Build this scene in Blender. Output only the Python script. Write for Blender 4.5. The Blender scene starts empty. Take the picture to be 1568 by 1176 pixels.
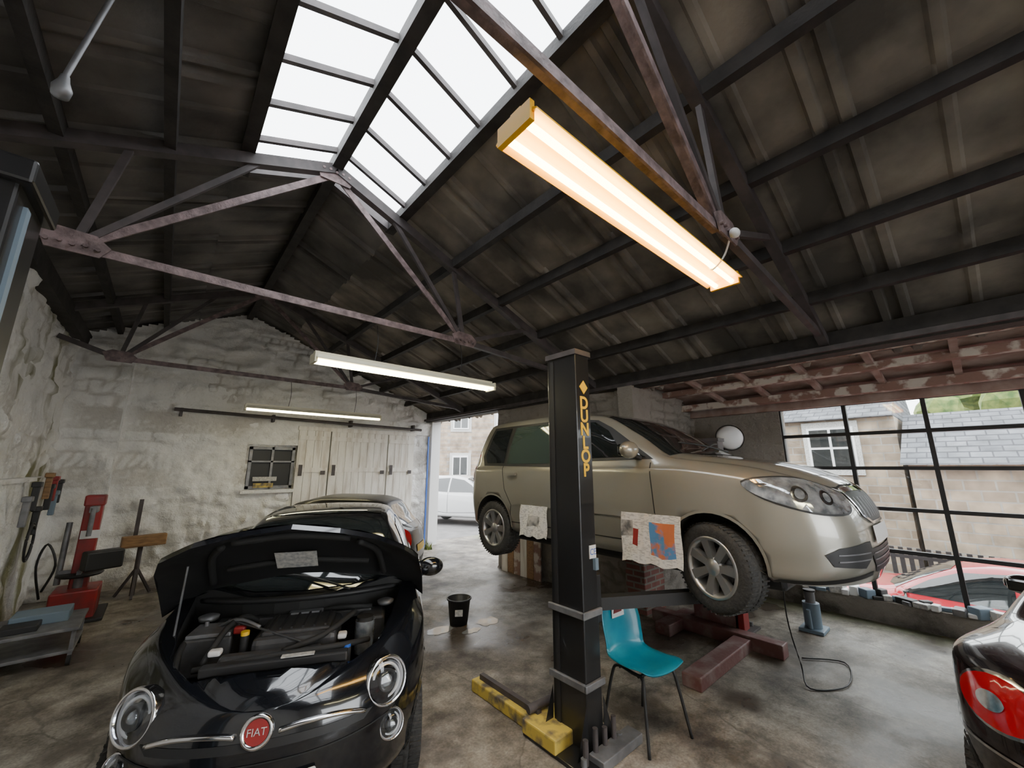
import bpy, bmesh, math, random
from mathutils import Vector, Matrix, noise
from mathutils.bvhtree import BVHTree
from mathutils.geometry import delaunay_2d_cdt
random.seed(7)
R=math.radians
# ------------------------------------------------------------ materials
def mat(name, base, rough=.5, metal=0, var=None, scale=4, bump=0, bscale=30, coat=0, emis=None, es=0, lo=.35, hi=.65, spec=.5, detail=6, stretch=None):
    m=bpy.data.materials.new(name); m.use_nodes=True
    nt=m.node_tree; b=nt.nodes['Principled BSDF']
    b.inputs['Base Color'].default_value=(*base,1); b.inputs['Roughness'].default_value=rough
    b.inputs['Metallic'].default_value=metal; b.inputs['Coat Weight'].default_value=coat
    b.inputs['Coat Roughness'].default_value=.04; b.inputs['Specular IOR Level'].default_value=spec
    if emis: b.inputs['Emission Color'].default_value=(*emis,1); b.inputs['Emission Strength'].default_value=es
    if var or bump:
        tc=nt.nodes.new('ShaderNodeTexCoord'); mp=nt.nodes.new('ShaderNodeMapping')
        nt.links.new(tc.outputs['Object'],mp.inputs['Vector'])
        if stretch: mp.inputs['Scale'].default_value=stretch
    if var:
        n=nt.nodes.new('ShaderNodeTexNoise'); n.inputs['Scale'].default_value=scale; n.inputs['Detail'].default_value=detail
        nt.links.new(mp.outputs[0],n.inputs['Vector'])
        r=nt.nodes.new('ShaderNodeValToRGB'); r.color_ramp.elements[0].position=lo; r.color_ramp.elements[1].position=hi
        r.color_ramp.elements[0].color=(*base,1); r.color_ramp.elements[1].color=(*var,1)
        nt.links.new(n.outputs['Fac'],r.inputs[0]); nt.links.new(r.outputs[0],b.inputs['Base Color'])
    if bump:
        n2=nt.nodes.new('ShaderNodeTexNoise'); n2.inputs['Scale'].default_value=bscale; n2.inputs['Detail'].default_value=5
        nt.links.new(mp.outputs[0],n2.inputs['Vector'])
        bp=nt.nodes.new('ShaderNodeBump'); bp.inputs['Strength'].default_value=bump; bp.inputs['Distance'].default_value=.02
        nt.links.new(n2.outputs['Fac'],bp.inputs['Height']); nt.links.new(bp.outputs[0],b.inputs['Normal'])
    return m
def N(nt,t,**k):
    n=nt.nodes.new(t)
    for a,v in k.items():
        if a in n.inputs: n.inputs[a].default_value=v
        else: setattr(n,a,v)
    return n
def ramp(nt,src,stops):
    r=nt.nodes.new('ShaderNodeValToRGB'); el=r.color_ramp.elements
    while len(el)<len(stops): el.new(.5)
    for e,(p,c) in zip(el,stops): e.position=p; e.color=(*c,1) if len(c)==3 else c
    nt.links.new(src,r.inputs[0]); return r.outputs[0]
def mixc(nt,fac,a,b,mode='MIX'):
    m=nt.nodes.new('ShaderNodeMix'); m.data_type='RGBA'; m.blend_type=mode
    for s,v in ((0,fac),(6,a),(7,b)):
        if hasattr(v,'is_linked') or hasattr(v,'links'): nt.links.new(v,m.inputs[s])
        elif s==0: m.inputs[0].default_value=v
        else: m.inputs[s].default_value=(*v,1)
    return m.outputs[2]
def whitewash(name, white=(.88,.87,.85), dirt_and_shade=(.4,.36,.31), moss=False, low=True):
    m=bpy.data.materials.new(name); m.use_nodes=True; nt=m.node_tree; b=nt.nodes['Principled BSDF']
    b.inputs['Roughness'].default_value=.8; b.inputs['Specular IOR Level'].default_value=.25
    g=N(nt,'ShaderNodeNewGeometry'); pos=g.outputs['Position']
    n1=N(nt,'ShaderNodeTexNoise',Scale=1.3,Detail=8.,Roughness=.65); nt.links.new(pos,n1.inputs['Vector'])
    n2=N(nt,'ShaderNodeTexNoise',Scale=9.,Detail=8.,Roughness=.7); nt.links.new(pos,n2.inputs['Vector'])
    f1=ramp(nt,n1.outputs['Fac'],[(.5,(0,0,0)),(.75,(1,1,1))])
    f2=ramp(nt,n2.outputs['Fac'],[(.56,(0,0,0)),(.72,(1,1,1))])
    c=mixc(nt,f1,white,tuple(x*.72 for x in white))
    c=mixc(nt,f2,c,tuple((x*1.3+y*.7)*.5 for x,y in zip(white,dirt_and_shade)))
    at=N(nt,'ShaderNodeAttribute',attribute_name='crevice_shade'); fj=ramp(nt,at.outputs['Fac'],[(.3,(0,0,0)),(1.,(.6,.6,.6))])
    c=mixc(nt,fj,c,dirt_and_shade)  # shade in the crevices between stones, painted into the wall colour
    sep=N(nt,'ShaderNodeSeparateXYZ'); nt.links.new(pos,sep.inputs[0])
    if low:
        ma=N(nt,'ShaderNodeMath',operation='MULTIPLY_ADD'); nt.links.new(n1.outputs['Fac'],ma.inputs[0]); ma.inputs[1].default_value=1.6; nt.links.new(sep.outputs[2],ma.inputs[2])
        f3=ramp(nt,ma.outputs[0],[(.75,(1,1,1)),(1.0,(0,0,0))])
        c=mixc(nt,f3,c,dirt_and_shade)
    if moss:
        n3=N(nt,'ShaderNodeTexNoise',Scale=1.1,Detail=6.); mp=N(nt,'ShaderNodeMapping'); mp.inputs['Scale'].default_value=(1,1.5,.5)
        nt.links.new(pos,mp.inputs[0]); nt.links.new(mp.outputs[0],n3.inputs['Vector'])
        f4=ramp(nt,n3.outputs['Fac'],[(.5,(0,0,0)),(.62,(1,1,1))])
        c=mixc(nt,f4,c,(.24,.23,.13))
    nt.links.new(c,b.inputs['Base Color'])
    bp=N(nt,'ShaderNodeBump',Strength=.9,Distance=.05); n4=N(nt,'ShaderNodeTexNoise',Scale=10.,Detail=7.,Roughness=.62)
    nt.links.new(pos,n4.inputs['Vector']); nt.links.new(n4.outputs['Fac'],bp.inputs['Height']); nt.links.new(bp.outputs[0],b.inputs['Normal'])
    return m
def brickmat(name,c1,c2,mortar,scale=1,bw=.5,rh=.25,axis='XZ',ms=.02):
    m=bpy.data.materials.new(name); m.use_nodes=True; nt=m.node_tree; b=nt.nodes['Principled BSDF']; b.inputs['Roughness'].default_value=.85
    g=N(nt,'ShaderNodeNewGeometry'); sep=N(nt,'ShaderNodeSeparateXYZ'); nt.links.new(g.outputs['Position'],sep.inputs[0])
    cm=N(nt,'ShaderNodeCombineXYZ'); 
    if axis=='XY+Z':
        ad=N(nt,'ShaderNodeMath',operation='ADD'); nt.links.new(sep.outputs[0],ad.inputs[0]); nt.links.new(sep.outputs[1],ad.inputs[1]); nt.links.new(ad.outputs[0],cm.inputs[0])
    else: nt.links.new(sep.outputs[0 if axis=='XZ' else 1],cm.inputs[0])
    nt.links.new(sep.outputs[2],cm.inputs[1])
    bt=N(nt,'ShaderNodeTexBrick',Scale=scale); bt.inputs['Brick Width'].default_value=bw; bt.inputs['Row Height'].default_value=rh; bt.inputs['Mortar Size'].default_value=ms
    bt.inputs['Color1'].default_value=(*c1,1); bt.inputs['Color2'].default_value=(*c2,1); bt.inputs['Mortar'].default_value=(*mortar,1)
    nt.links.new(cm.outputs[0],bt.inputs['Vector'])
    n=N(nt,'ShaderNodeTexNoise',Scale=3.,Detail=8.); nt.links.new(g.outputs['Position'],n.inputs['Vector'])
    f=ramp(nt,n.outputs['Fac'],[(.3,(.55,.55,.55)),(.7,(1.15,1.15,1.15))])
    c=mixc(nt,1.0,bt.outputs['Color'],f,'MULTIPLY'); nt.links.new(c,b.inputs['Base Color'])
    bp=N(nt,'ShaderNodeBump',Strength=.6,Distance=.02); nt.links.new(bt.outputs['Fac'],bp.inputs['Height']); bp.invert=True; nt.links.new(bp.outputs[0],b.inputs['Normal'])
    return m
def floormat():
    m=bpy.data.materials.new('concrete_floor'); m.use_nodes=True; nt=m.node_tree; b=nt.nodes['Principled BSDF']
    g=N(nt,'ShaderNodeNewGeometry'); pos=g.outputs['Position']
    n1=N(nt,'ShaderNodeTexNoise',Scale=.9,Detail=10.,Roughness=.62); n2=N(nt,'ShaderNodeTexNoise',Scale=4.,Detail=10.,Roughness=.72); n3=N(nt,'ShaderNodeTexNoise',Scale=1.1,Detail=5.)
    n5=N(nt,'ShaderNodeTexNoise',Scale=60.,Detail=4.)
    for n in (n1,n2,n3,n5): nt.links.new(pos,n.inputs['Vector'])
    c=ramp(nt,n1.outputs['Fac'],[(.36,(.12,.1,.085)),(.5,(.26,.23,.19)),(.64,(.38,.34,.29))])
    f2=ramp(nt,n2.outputs['Fac'],[(.38,(.42,.4,.38)),(.62,(1.15,1.15,1.15))]); c=mixc(nt,1.,c,f2,'MULTIPLY')
    f5=ramp(nt,n5.outputs['Fac'],[(.3,(.75,.75,.75)),(.7,(1.2,1.2,1.2))]); c=mixc(nt,1.,c,f5,'MULTIPLY')
    f3=ramp(nt,n3.outputs['Fac'],[(.54,(0,0,0)),(.62,(1,1,1))]); c=mixc(nt,f3,c,(.085,.068,.053))
    v=N(nt,'ShaderNodeTexVoronoi',feature='DISTANCE_TO_EDGE',Scale=.8); 
    wn=mixc(nt,.12,pos,n2.outputs['Color']); nt.links.new(wn,v.inputs['Vector'])
    f4=ramp(nt,v.outputs['Distance'],[(.0,(.7,.7,.7)),(.008,(0,0,0))]); c=mixc(nt,f4,c,(.09,.075,.06))
    # mossy strip near the window sill
    sp=N(nt,'ShaderNodeSeparateXYZ'); nt.links.new(pos,sp.inputs[0]); ma=N(nt,'ShaderNodeMath',operation='MULTIPLY_ADD'); nt.links.new(n2.outputs['Fac'],ma.inputs[0]); ma.inputs[1].default_value=1.2; nt.links.new(sp.outputs[0],ma.inputs[2])
    dv=N(nt,'ShaderNodeMath',operation='DIVIDE'); nt.links.new(ma.outputs[0],dv.inputs[0]); dv.inputs[1].default_value=10.
    f6=ramp(nt,dv.outputs[0],[(.70,(0,0,0)),(.76,(.8,.8,.8))]); c=mixc(nt,f6,c,(.11,.14,.05))
    nt.links.new(c,b.inputs['Base Color'])
    rr=ramp(nt,n3.outputs['Fac'],[(.45,(.65,.65,.65)),(.62,(.27,.27,.27))]); nt.links.new(rr,b.inputs['Roughness'])
    bp=N(nt,'ShaderNodeBump',Strength=.35,Distance=.02); nt.links.new(n2.outputs['Fac'],bp.inputs['Height']); nt.links.new(bp.outputs[0],b.inputs['Normal'])
    return m
def glassmat(name,tint=(1,1,1),refl=.12):
    m=bpy.data.materials.new(name); m.use_nodes=True; nt=m.node_tree; nt.nodes.clear()
    o=N(nt,'ShaderNodeOutputMaterial'); t=N(nt,'ShaderNodeBsdfTransparent'); t.inputs[0].default_value=(*tint,1)
    gl=N(nt,'ShaderNodeBsdfGlossy'); gl.inputs['Roughness'].default_value=.03
    mx=N(nt,'ShaderNodeMixShader'); mx.inputs[0].default_value=refl
    nt.links.new(t.outputs[0],mx.inputs[1]); nt.links.new(gl.outputs[0],mx.inputs[2]); nt.links.new(mx.outputs[0],o.inputs[0])
    return m
M_white=whitewash('whitewashed_stone'); M_whiteL=whitewash('whitewashed_stone_mossy',moss=True)
M_dstone=whitewash('dark_stone',white=(.3,.27,.24),dirt_and_shade=(.1,.09,.075))
M_floor=floormat()
M_roof=mat('asbestos_sheet',(.085,.077,.068),.8,var=(.31,.27,.225),scale=1.5,bump=.25,bscale=25,lo=.4,hi=.68,detail=9)
M_roof2=mat('asbestos_sheet_dark',(.07,.066,.062),.8,var=(.18,.165,.15),scale=1.8,bump=.2,bscale=25,detail=9)
M_timber=mat('dark_timber',(.018,.016,.015),.75,var=(.04,.035,.032),scale=6,bump=.2)
M_steel=mat('purple_brown_steel',(.25,.18,.18),.6,var=(.1,.07,.068),scale=14,bump=.3,bscale=40)
M_steelk=mat('dark_steel',(.05,.043,.043),.6,var=(.085,.07,.07),scale=8)
M_black=mat('black_paint',(.012,.012,.013),.35,coat=.3)
M_blackr=mat('black_rubber',(.018,.018,.018),.75)
M_tyre=mat('tyre_rubber',(.03,.03,.03),.8,var=(.05,.048,.045),scale=30,bump=.4,bscale=60)
M_plk=mat('black_plastic',(.02,.02,.021),.5)
M_eng=mat('engine_plastic',(.055,.055,.057),.45,var=(.035,.035,.037),scale=20)
M_chrome=mat('chrome',(.8,.8,.82),.12,metal=1)
M_alloy=mat('alloy_silver',(.5,.5,.5),.3,metal=.8)
M_glassD=mat('dark_glass',(.012,.015,.016),.03,spec=.8,coat=.5)
M_glassG=mat('green_glass',(.05,.07,.06),.03,spec=.9,coat=1)
M_lens=mat('lamp_lens',(.6,.63,.66),.08,metal=.6,coat=1,var=(.2,.22,.24),scale=14)
M_red=mat('red_paint',(.35,.02,.02),.4,var=(.2,.03,.03),scale=6)
M_redl=mat('red_lens',(.4,.006,.012),.1,coat=1,emis=(.6,.01,.02),es=.06)
M_amber=mat('amber_lens',(.8,.3,.03),.15,coat=1)
M_brownred=mat('brown_red_steel',(.16,.065,.06),.6,var=(.25,.2,.19),scale=7,lo=.45,hi=.75,bump=.2)
M_yel=mat('worn_yellow',(.6,.44,.08),.6,var=(.12,.1,.08),scale=9,lo=.45,hi=.64)
M_yellow=mat('yellow_letter',(.8,.5,.02),.5)
M_wood=mat('wood',(.35,.2,.09),.6,var=(.2,.11,.05),scale=5,stretch=(1,8,8))
M_wdoor=mat('white_boards',(.8,.77,.71),.7,var=(.5,.44,.37),scale=3,lo=.45,hi=.75,stretch=(4,4,.6),bump=.2)
M_peel=mat('peeling_boards',(.27,.16,.13),.8,var=(.6,.54,.48),scale=6,lo=.47,hi=.56,bump=.6,bscale=14)
M_peel2=mat('brown_boards',(.27,.17,.14),.8,var=(.42,.32,.28),scale=4,bump=.3)
M_teal=mat('teal_plastic',(.01,.2,.3),.32,coat=.2,var=(.015,.26,.36),scale=6)
M_paper=mat('newspaper',(.68,.66,.62),.8,var=(.46,.45,.43),scale=55,lo=.5,hi=.6,detail=2,stretch=(1,.5,1.6))
M_paperc=mat('newspaper_colour',(.55,.16,.06),.7,var=(.08,.22,.42),scale=5,lo=.48,hi=.53)
M_paperb=mat('newspaper_photo',(.1,.1,.1),.7,var=(.5,.48,.45),scale=14)
M_label=mat('label_paper',(.55,.54,.5),.6,var=(.3,.3,.3),scale=40)
M_wht=mat('white_plastic',(.75,.75,.75),.4)
M_grey=mat('grey_metal',(.25,.25,.26),.45,metal=.4,var=(.15,.15,.16),scale=8)
M_bluegrey=mat('blue_grey',(.16,.22,.28),.5)
M_blue=mat('blue_plastic',(.03,.12,.5),.4)
M_water=mat('water',(.25,.25,.25),.02,spec=1)
M_glass=glassmat('window_glass',(.97,.98,.97),.04); M_glassS=glassmat('skylight_glass',(.97,.98,1),.03)
M_tube=mat('fluorescent_tube',(1,1,1),.5,emis=(1,.76,.28),es=26)
M_tubeW=mat('fluorescent_tube_cool',(1,1,1),.5,emis=(1,.9,.55),es=20)
M_batten=mat('yellowed_batten',(.95,.5,.0),.4)
M_battenW=mat('cream_batten',(.7,.66,.5),.45)
M_stoneO=brickmat('sandstone_block',(.42,.33,.24),(.25,.19,.14),(.34,.31,.27),bw=.42,rh=.2,axis='XY+Z',ms=.015)
M_slate=brickmat('slate',(.17,.175,.19),(.11,.115,.13),(.05,.05,.06),bw=.3,rh=.12,axis='YZ',ms=.012)
M_brick=brickmat('red_brick',(.26,.1,.08),(.18,.075,.065),(.24,.22,.19),bw=.22,rh=.075,axis='XY+Z',ms=.012)
M_asph=mat('asphalt',(.13,.125,.12),.85,var=(.18,.17,.165),scale=3,bump=.2,bscale=60)
M_leaf=mat('foliage',(.05,.1,.02),.8,var=(.2,.24,.06),scale=5)
M_hedge=mat('autumn_foliage',(.3,.22,.03),.8,var=(.12,.16,.04),scale=3)
M_clear=glassmat('clear_lens',(.95,.97,1),.1)
def paint(n,c,met=.0,r=.28,var=None,coat=1):
    return mat(n,c,r,metal=met,coat=coat,var=var,scale=2) 
P_skoda=paint('champagne_metallic',(.33,.315,.27),.5,.33); P_black=paint('black_gloss',(.006,.007,.01),0,.15)
P_hatch=paint('black_car',(.008,.008,.009),0,.35,coat=.25); P_whitec=paint('white_car',(.5,.5,.5)); P_redc=paint('red_car',(.45,.015,.03)); P_dark=paint('dark_maroon_car',(.012,.008,.01),0,.18)
# ------------------------------------------------------------ mesh builder
def grp(name,loc=(0,0,0),rz=0):
    e=bpy.data.objects.new(name,None); bpy.context.collection.objects.link(e); e.location=loc; e.rotation_euler=(0,0,rz); e.empty_display_size=.2; return e
def frame(n,up=Vector((0,0,1))):
    n=Vector(n).normalized(); 
    if abs(n.dot(up))>.98: up=Vector((0,1,0))
    x=up.cross(n).normalized(); y=n.cross(x); return Matrix((x,y,n)).transposed()
class MB:
    def __init__(s): s.v=[];s.f=[];s.m=[];s.s=[];s.mats=[];s.att={}
    def mi(s,m):
        if m not in s.mats: s.mats.append(m)
        return s.mats.index(m)
    def add(s,vs,fs,m,smooth=False,M=None):
        o=len(s.v); k=s.mi(m)
        for p in vs:
            p=Vector(p); s.v.append(M@p if M else p)
        for f in fs: s.f.append([i+o for i in f]); s.m.append(k); s.s.append(smooth)
    def box(s,c,size,m,rot=None,bev=0):
        bm=bmesh.new(); bmesh.ops.create_cube(bm,size=1)
        for v in bm.verts: v.co=Vector((v.co.x*size[0],v.co.y*size[1],v.co.z*size[2]))
        if bev: bmesh.ops.bevel(bm,geom=bm.edges[:],offset=bev,segments=2,profile=.5,affect='EDGES')
        bm.verts.ensure_lookup_table()
        M=Matrix.Translation(Vector(c))
        if rot is not None: M=M@(rot.to_4x4() if isinstance(rot,Matrix) else Matrix.Rotation(rot,4,'Z'))
        s.add([v.co.copy() for v in bm.verts],[[v.index for v in f.verts] for f in bm.faces],m,False,M); bm.free()
    def b2(s,a,b,m,bev=0):
        s.box([(x+y)/2 for x,y in zip(a,b)],[abs(y-x) for x,y in zip(a,b)],m,None,bev)
    def beam(s,p0,p1,w,h,m,up=Vector((0,0,1))):
        p0=Vector(p0);p1=Vector(p1); d=p1-p0; F=frame(d,up); s.box((p0+p1)/2,(w,h,d.length),m,F)
    def cyl(s,p0,p1,r0,m,r1=None,seg=16,cap=True,smooth=True):
        r1=r0 if r1 is None else r1; p0=Vector(p0);p1=Vector(p1); F=frame(p1-p0)
        vs=[];
        for p,r in ((p0,r0),(p1,r1)):
            for i in range(seg):
                a=2*math.pi*i/seg; vs.append(p+F@Vector((r*math.cos(a),r*math.sin(a),0)))
        s.add(vs,[[i,(i+1)%seg,seg+(i+1)%seg,seg+i] for i in range(seg)],m,smooth)
        if cap: s.add(vs,[list(range(seg))[::-1],[seg+i for i in range(seg)]],m,False)
    def tube(s,pts,r,m,seg=8,smoothp=True,closed=False):
        pts=[Vector(p) for p in pts]
        if smoothp: pts=cr(pts,closed,5)
        n=len(pts); vs=[]; 
        F=None
        for i,p in enumerate(pts):
            t=(pts[(i+1)%n]-pts[i-1]) if closed else (pts[min(i+1,n-1)]-pts[max(i-1,0)])
            F=frame(t)
            for k in range(seg):
                a=2*math.pi*k/seg; vs.append(p+F@Vector((r*math.cos(a),r*math.sin(a),0)))
        fs=[]
        for i in range(n if closed else n-1):
            j=(i+1)%n
            for k in range(seg): fs.append([i*seg+k,i*seg+(k+1)%seg,j*seg+(k+1)%seg,j*seg+k])
        if not closed: fs+= [list(range(seg))[::-1],[(n-1)*seg+k for k in range(seg)]]
        s.add(vs,fs,m,True)
    def lathe(s,prof,M,m,seg=32,smooth=True):
        vs=[];n=len(prof)
        for i in range(seg):
            a=2*math.pi*i/seg
            for r,h in prof: vs.append(Vector((r*math.cos(a),r*math.sin(a),h)))
        fs=[]
        for i in range(seg):
            j=(i+1)%seg
            for k in range(n-1): fs.append([i*n+k,j*n+k,j*n+k+1,i*n+k+1])
        s.add(vs,fs,m,smooth,M)
    def ell(s,c,rad,m,seg=20,rot=None):
        pr=[(math.sin(math.pi*k/12),-math.cos(math.pi*k/12)) for k in range(13)]
        M=Matrix.Translation(Vector(c))@((rot.to_4x4()) if rot else Matrix.Identity(4))@Matrix.Diagonal((*rad,1)); s.lathe(pr,M,m,seg)
    def prism(s,poly,h0,h1,M,m):
        n=len(poly); vs=[(x,y,h0) for x,y in poly]+[(x,y,h1) for x,y in poly]
        s.add(vs,[list(range(n))[::-1],[n+i for i in range(n)]]+[[i,(i+1)%n,n+(i+1)%n,n+i] for i in range(n)],m,False,M)
    def build(s,name,parent=None,loc=None,weld=False):
        me=bpy.data.meshes.new(name); me.from_pydata([tuple(v) for v in s.v],[],s.f); 
        for m in s.mats: me.materials.append(m)
        me.polygons.foreach_set('material_index',s.m); me.polygons.foreach_set('use_smooth',s.s); me.update()
        if s.att:
            a=me.attributes.new('crevice_shade','FLOAT','POINT')
            for i,v in s.att.items(): a.data[i].value=v
        o=bpy.data.objects.new(name,me); bpy.context.collection.objects.link(o)
        if weld:
            bm=bmesh.new(); bm.from_mesh(me); bmesh.ops.remove_doubles(bm,verts=bm.verts,dist=.0005); bmesh.ops.recalc_face_normals(bm,faces=bm.faces); bm.to_mesh(me); bm.free()
        if parent: o.parent=parent
        if loc: o.location=loc
        return o
def cr(p,closed=False,sub=5):
    n=len(p); out=[]
    for i in range(n if closed else n-1):
        if closed: a,b,c,d=p[i-1],p[i],p[(i+1)%n],p[(i+2)%n]
        else: a,b,c,d=p[max(i-1,0)],p[i],p[i+1],p[min(i+2,n-1)]
        for k in range(sub):
            t=k/sub; out.append(.5*((2*b)+(c-a)*t+(2*a-5*b+4*c-d)*t*t+(3*b-a-3*c+d)*t**3))
    if not closed: out.append(p[-1].copy())
    return out
def pch(tab,x):
    xs=[a for a,_ in tab]; ys=[b for _,b in tab]
    if xs[0]>xs[-1]: xs=xs[::-1]; ys=ys[::-1]
    if x<=xs[0]: return ys[0]
    if x>=xs[-1]: return ys[-1]
    n=len(xs); d=[(ys[i+1]-ys[i])/(xs[i+1]-xs[i]) for i in range(n-1)]
    def sl(i):
        if i==0: return d[0]
        if i==n-1: return d[-1]
        return 0 if d[i-1]*d[i]<=0 else 2*d[i-1]*d[i]/(d[i-1]+d[i])
    for i in range(n-1):
        if x<=xs[i+1]:
            h=xs[i+1]-xs[i]; t=(x-xs[i])/h
            return (2*t**3-3*t*t+1)*ys[i]+(t**3-2*t*t+t)*h*sl(i)+(-2*t**3+3*t*t)*ys[i+1]+(t**3-t*t)*h*sl(i+1)
# ------------------------------------------------------------ car tools
def sstep(a,b,x):
    t=max(0,min(1,(x-a)/(b-a))); return t*t*(3-2*t)
class Car:
    def __init__(s,name,P,paint,loc,rz):
        s.g=grp(name,loc,rz); s.P=P; s.t=MB(); s.paint=paint; s.shell()
    def shell(s):
        P=s.P; xr,xf=P['xr'],P['xf']; Lf,Lr=P.get('Lf',.55),P.get('Lr',.45); n=P.get('n',2.6); nf=P.get('nf',n)
        xs=[]
        for i in range(14,0,-1): xs.append((xr+Lr-Lr*math.sin(i/14*math.pi/2),))
        k=44
        for i in range(k+1): xs.append((xr+Lr+(xf-Lf-xr-Lr)*i/k,))
        for i in range(1,17): xs.append((xf-Lf+Lf*math.sin(i/16*math.pi/2),))
        xs=[x[0] for x in xs]; rings=[]
        for x in xs:
            fac=1
            if x>xf-Lf: q=min(1,(x-(xf-Lf))/Lf); fac=max(0,1-q**nf)**(1/nf)
            if x<xr+Lr: q=min(1,((xr+Lr)-x)/Lr); fac=max(0,1-q**n)**(1/n)
            T=pch(P['T'],x);B=pch(P['B'],x);zb=pch(P['zb'],x);w=pch(P['w'],x);wr=pch(P['wr'],x)
            e=min(.075,.45*(T-B)); zm=zb+.5*(B-zb)
            cp=[(0,zb),(.7*w,zb),(w*.95,zb+.05),(w*.985,zb+.16),(w,zm),(w*.992,B-.07),(w*.955,B),
                (w*.955*.5+wr*.5+.015*min(1,(T-B)*3),B+(T-B)*.5),(wr+.01,T-e),(wr*.86,T-e*.35),(wr*.5,T-.1*e),(0,T)]
            cp=[Vector((a,b)) for a,b in cp]
            half=cr(cp,False,4)
            ring=[]
            for p in half: ring.append((p.x*fac,p.y))
            full=ring+[(-a,b) for a,b in ring[-2:0:-1]]
            R_=[]
            for a,z in full:
                xx=x+sstep(xf-P.get('sf',.7),xf,x)*pch(P['gf'],z)-sstep(-xr-P.get('sr',.6),-xr,-x)*pch(P['gr'],z)
                R_.append(Vector((xx,a,z)))
            rings.append(R_)
        m=len(rings[0]); b=MB()
        vs=[p for r in rings for p in r]; fs=[]
        for i in range(len(rings)-1):
            for j in range(m): fs.append([i*m+j,i*m+(j+1)%m,(i+1)*m+(j+1)%m,(i+1)*m+j])
        b.add(vs,fs,s.paint,True); s.body=b.build('body_shell',s.g,weld=True)
        me=s.body.data
        s.bvh=BVHTree.FromPolygons([v.co.copy() for v in me.vertices],[list(p.vertices) for p in me.polygons])
    def cut(s,mb):
        c=mb.build('tmp',s.g,weld=True); md=s.body.modifiers.new('b','BOOLEAN'); md.object=c; md.operation='DIFFERENCE'; md.solver='EXACT'
        try: md.material_mode='TRANSFER'
        except Exception: pass
        bpy.context.view_layer.update(); dg=bpy.context.evaluated_depsgraph_get()
        me=bpy.data.meshes.new_from_object(s.body.evaluated_get(dg)); s.body.modifiers.clear(); s.body.data=me
        bpy.data.objects.remove(c)
    def arches(s,r=.34,depth=.26):
        for ax in s.P['axles']:
            b=MB()
            for sd in (-1,1):
                w=pch(s.P['w'],ax); b.cyl((ax,sd*(w-depth),s.P['wz']),(ax,sd*(w+.2),s.P['wz']),r,M_blackr,seg=40)
            s.cut(b)
            for sd in ('y-','y+'):
                pl=[(ax+(r+.004)*math.cos(R(a)),s.P['wz']+(r+.004)*math.sin(R(a))) for a in range(-25,206,10)]
                s.seam(pl,.02,sd,s.paint,.008,smooth=False)
    def proj(s,ax,a,b,off):
        if isinstance(ax,tuple): # diag: (angle) outward normal n horizontally
            an=R(ax[1]); n=Vector((math.cos(an),math.sin(an),0)); u=Vector((-math.sin(an),math.cos(an),0)); o=n*5+u*a+Vector((0,0,b)); d=-n
        elif ax=='y-': o=Vector((a,-5,b)); d=Vector((0,1,0))
        elif ax=='y+': o=Vector((a,5,b)); d=Vector((0,-1,0))
        elif ax=='x+': o=Vector((5,a,b)); d=Vector((-1,0,0))
        elif ax=='x-': o=Vector((-5,a,b)); d=Vector((1,0,0))
        else: o=Vector((a,b,5)); d=Vector((0,0,-1))
        h=s.bvh.ray_cast(o,d)
        if h[0] is None:
            q=s.bvh.find_nearest(o+d*3.5); co,nn=q[0],q[1]
        else: co,nn=h[0],h[1]
        if nn.dot(d)>0: nn=-nn
        return co+nn*off
    def pts(s,poly,ax,off=.004,smooth=True,res=.045):
        p=[Vector(q) for q in poly]
        if smooth: p=cr(p,True,4)
        bd=[]
        for i in range(len(p)):
            a,b=p[i],p[(i+1)%len(p)]; k=max(1,int((b-a).length/res))
            for j in range(k): bd.append(a.lerp(b,j/k))
        nb=len(bd)
        mnx=min(q.x for q in bd);mxx=max(q.x for q in bd);mny=min(q.y for q in bd);mxy=max(q.y for q in bd)
        def inside(x,y):
            c=False
            for i in range(nb):
                a,b=bd[i],bd[i-1]
                if (a.y>y)!=(b.y>y) and x<(b.x-a.x)*(y-a.y)/(b.y-a.y)+a.x: c=not c
            return c
        pt=list(bd); x=mnx+res/2
        while x<mxx:
            y=mny+res/2
            while y<mxy:
                if inside(x,y) and min((q-Vector((x,y))).length for q in bd)>res*.4: pt.append(Vector((x,y)))
                y+=res
            x+=res
        r=delaunay_2d_cdt(pt,[],[list(range(nb))],1,1e-6)
        return [s.proj(ax,v.x,v.y,off) for v in r[0]],[list(f) for f in r[2]]
    def patch(s,poly,ax,m,off=.004,smooth=False,res=.045,mirror=False):
        for k in ((1,-1) if mirror else (1,)):
            if k==-1:
                if ax=='y-': v,f=s.pts(poly,'y+',off,smooth,res)
                elif isinstance(ax,tuple): v,f=s.pts([(-a,b) for a,b in poly],('d',-ax[1]),off,smooth,res)
                elif ax=='z': v,f=s.pts([(a,-b) for a,b in poly],ax,off,smooth,res)
                else: v,f=s.pts([(-a,b) for a,b in poly],ax,off,smooth,res)
            else: v,f=s.pts(poly,ax,off,smooth,res)
            s.t.add(v,f,m,True)
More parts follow.
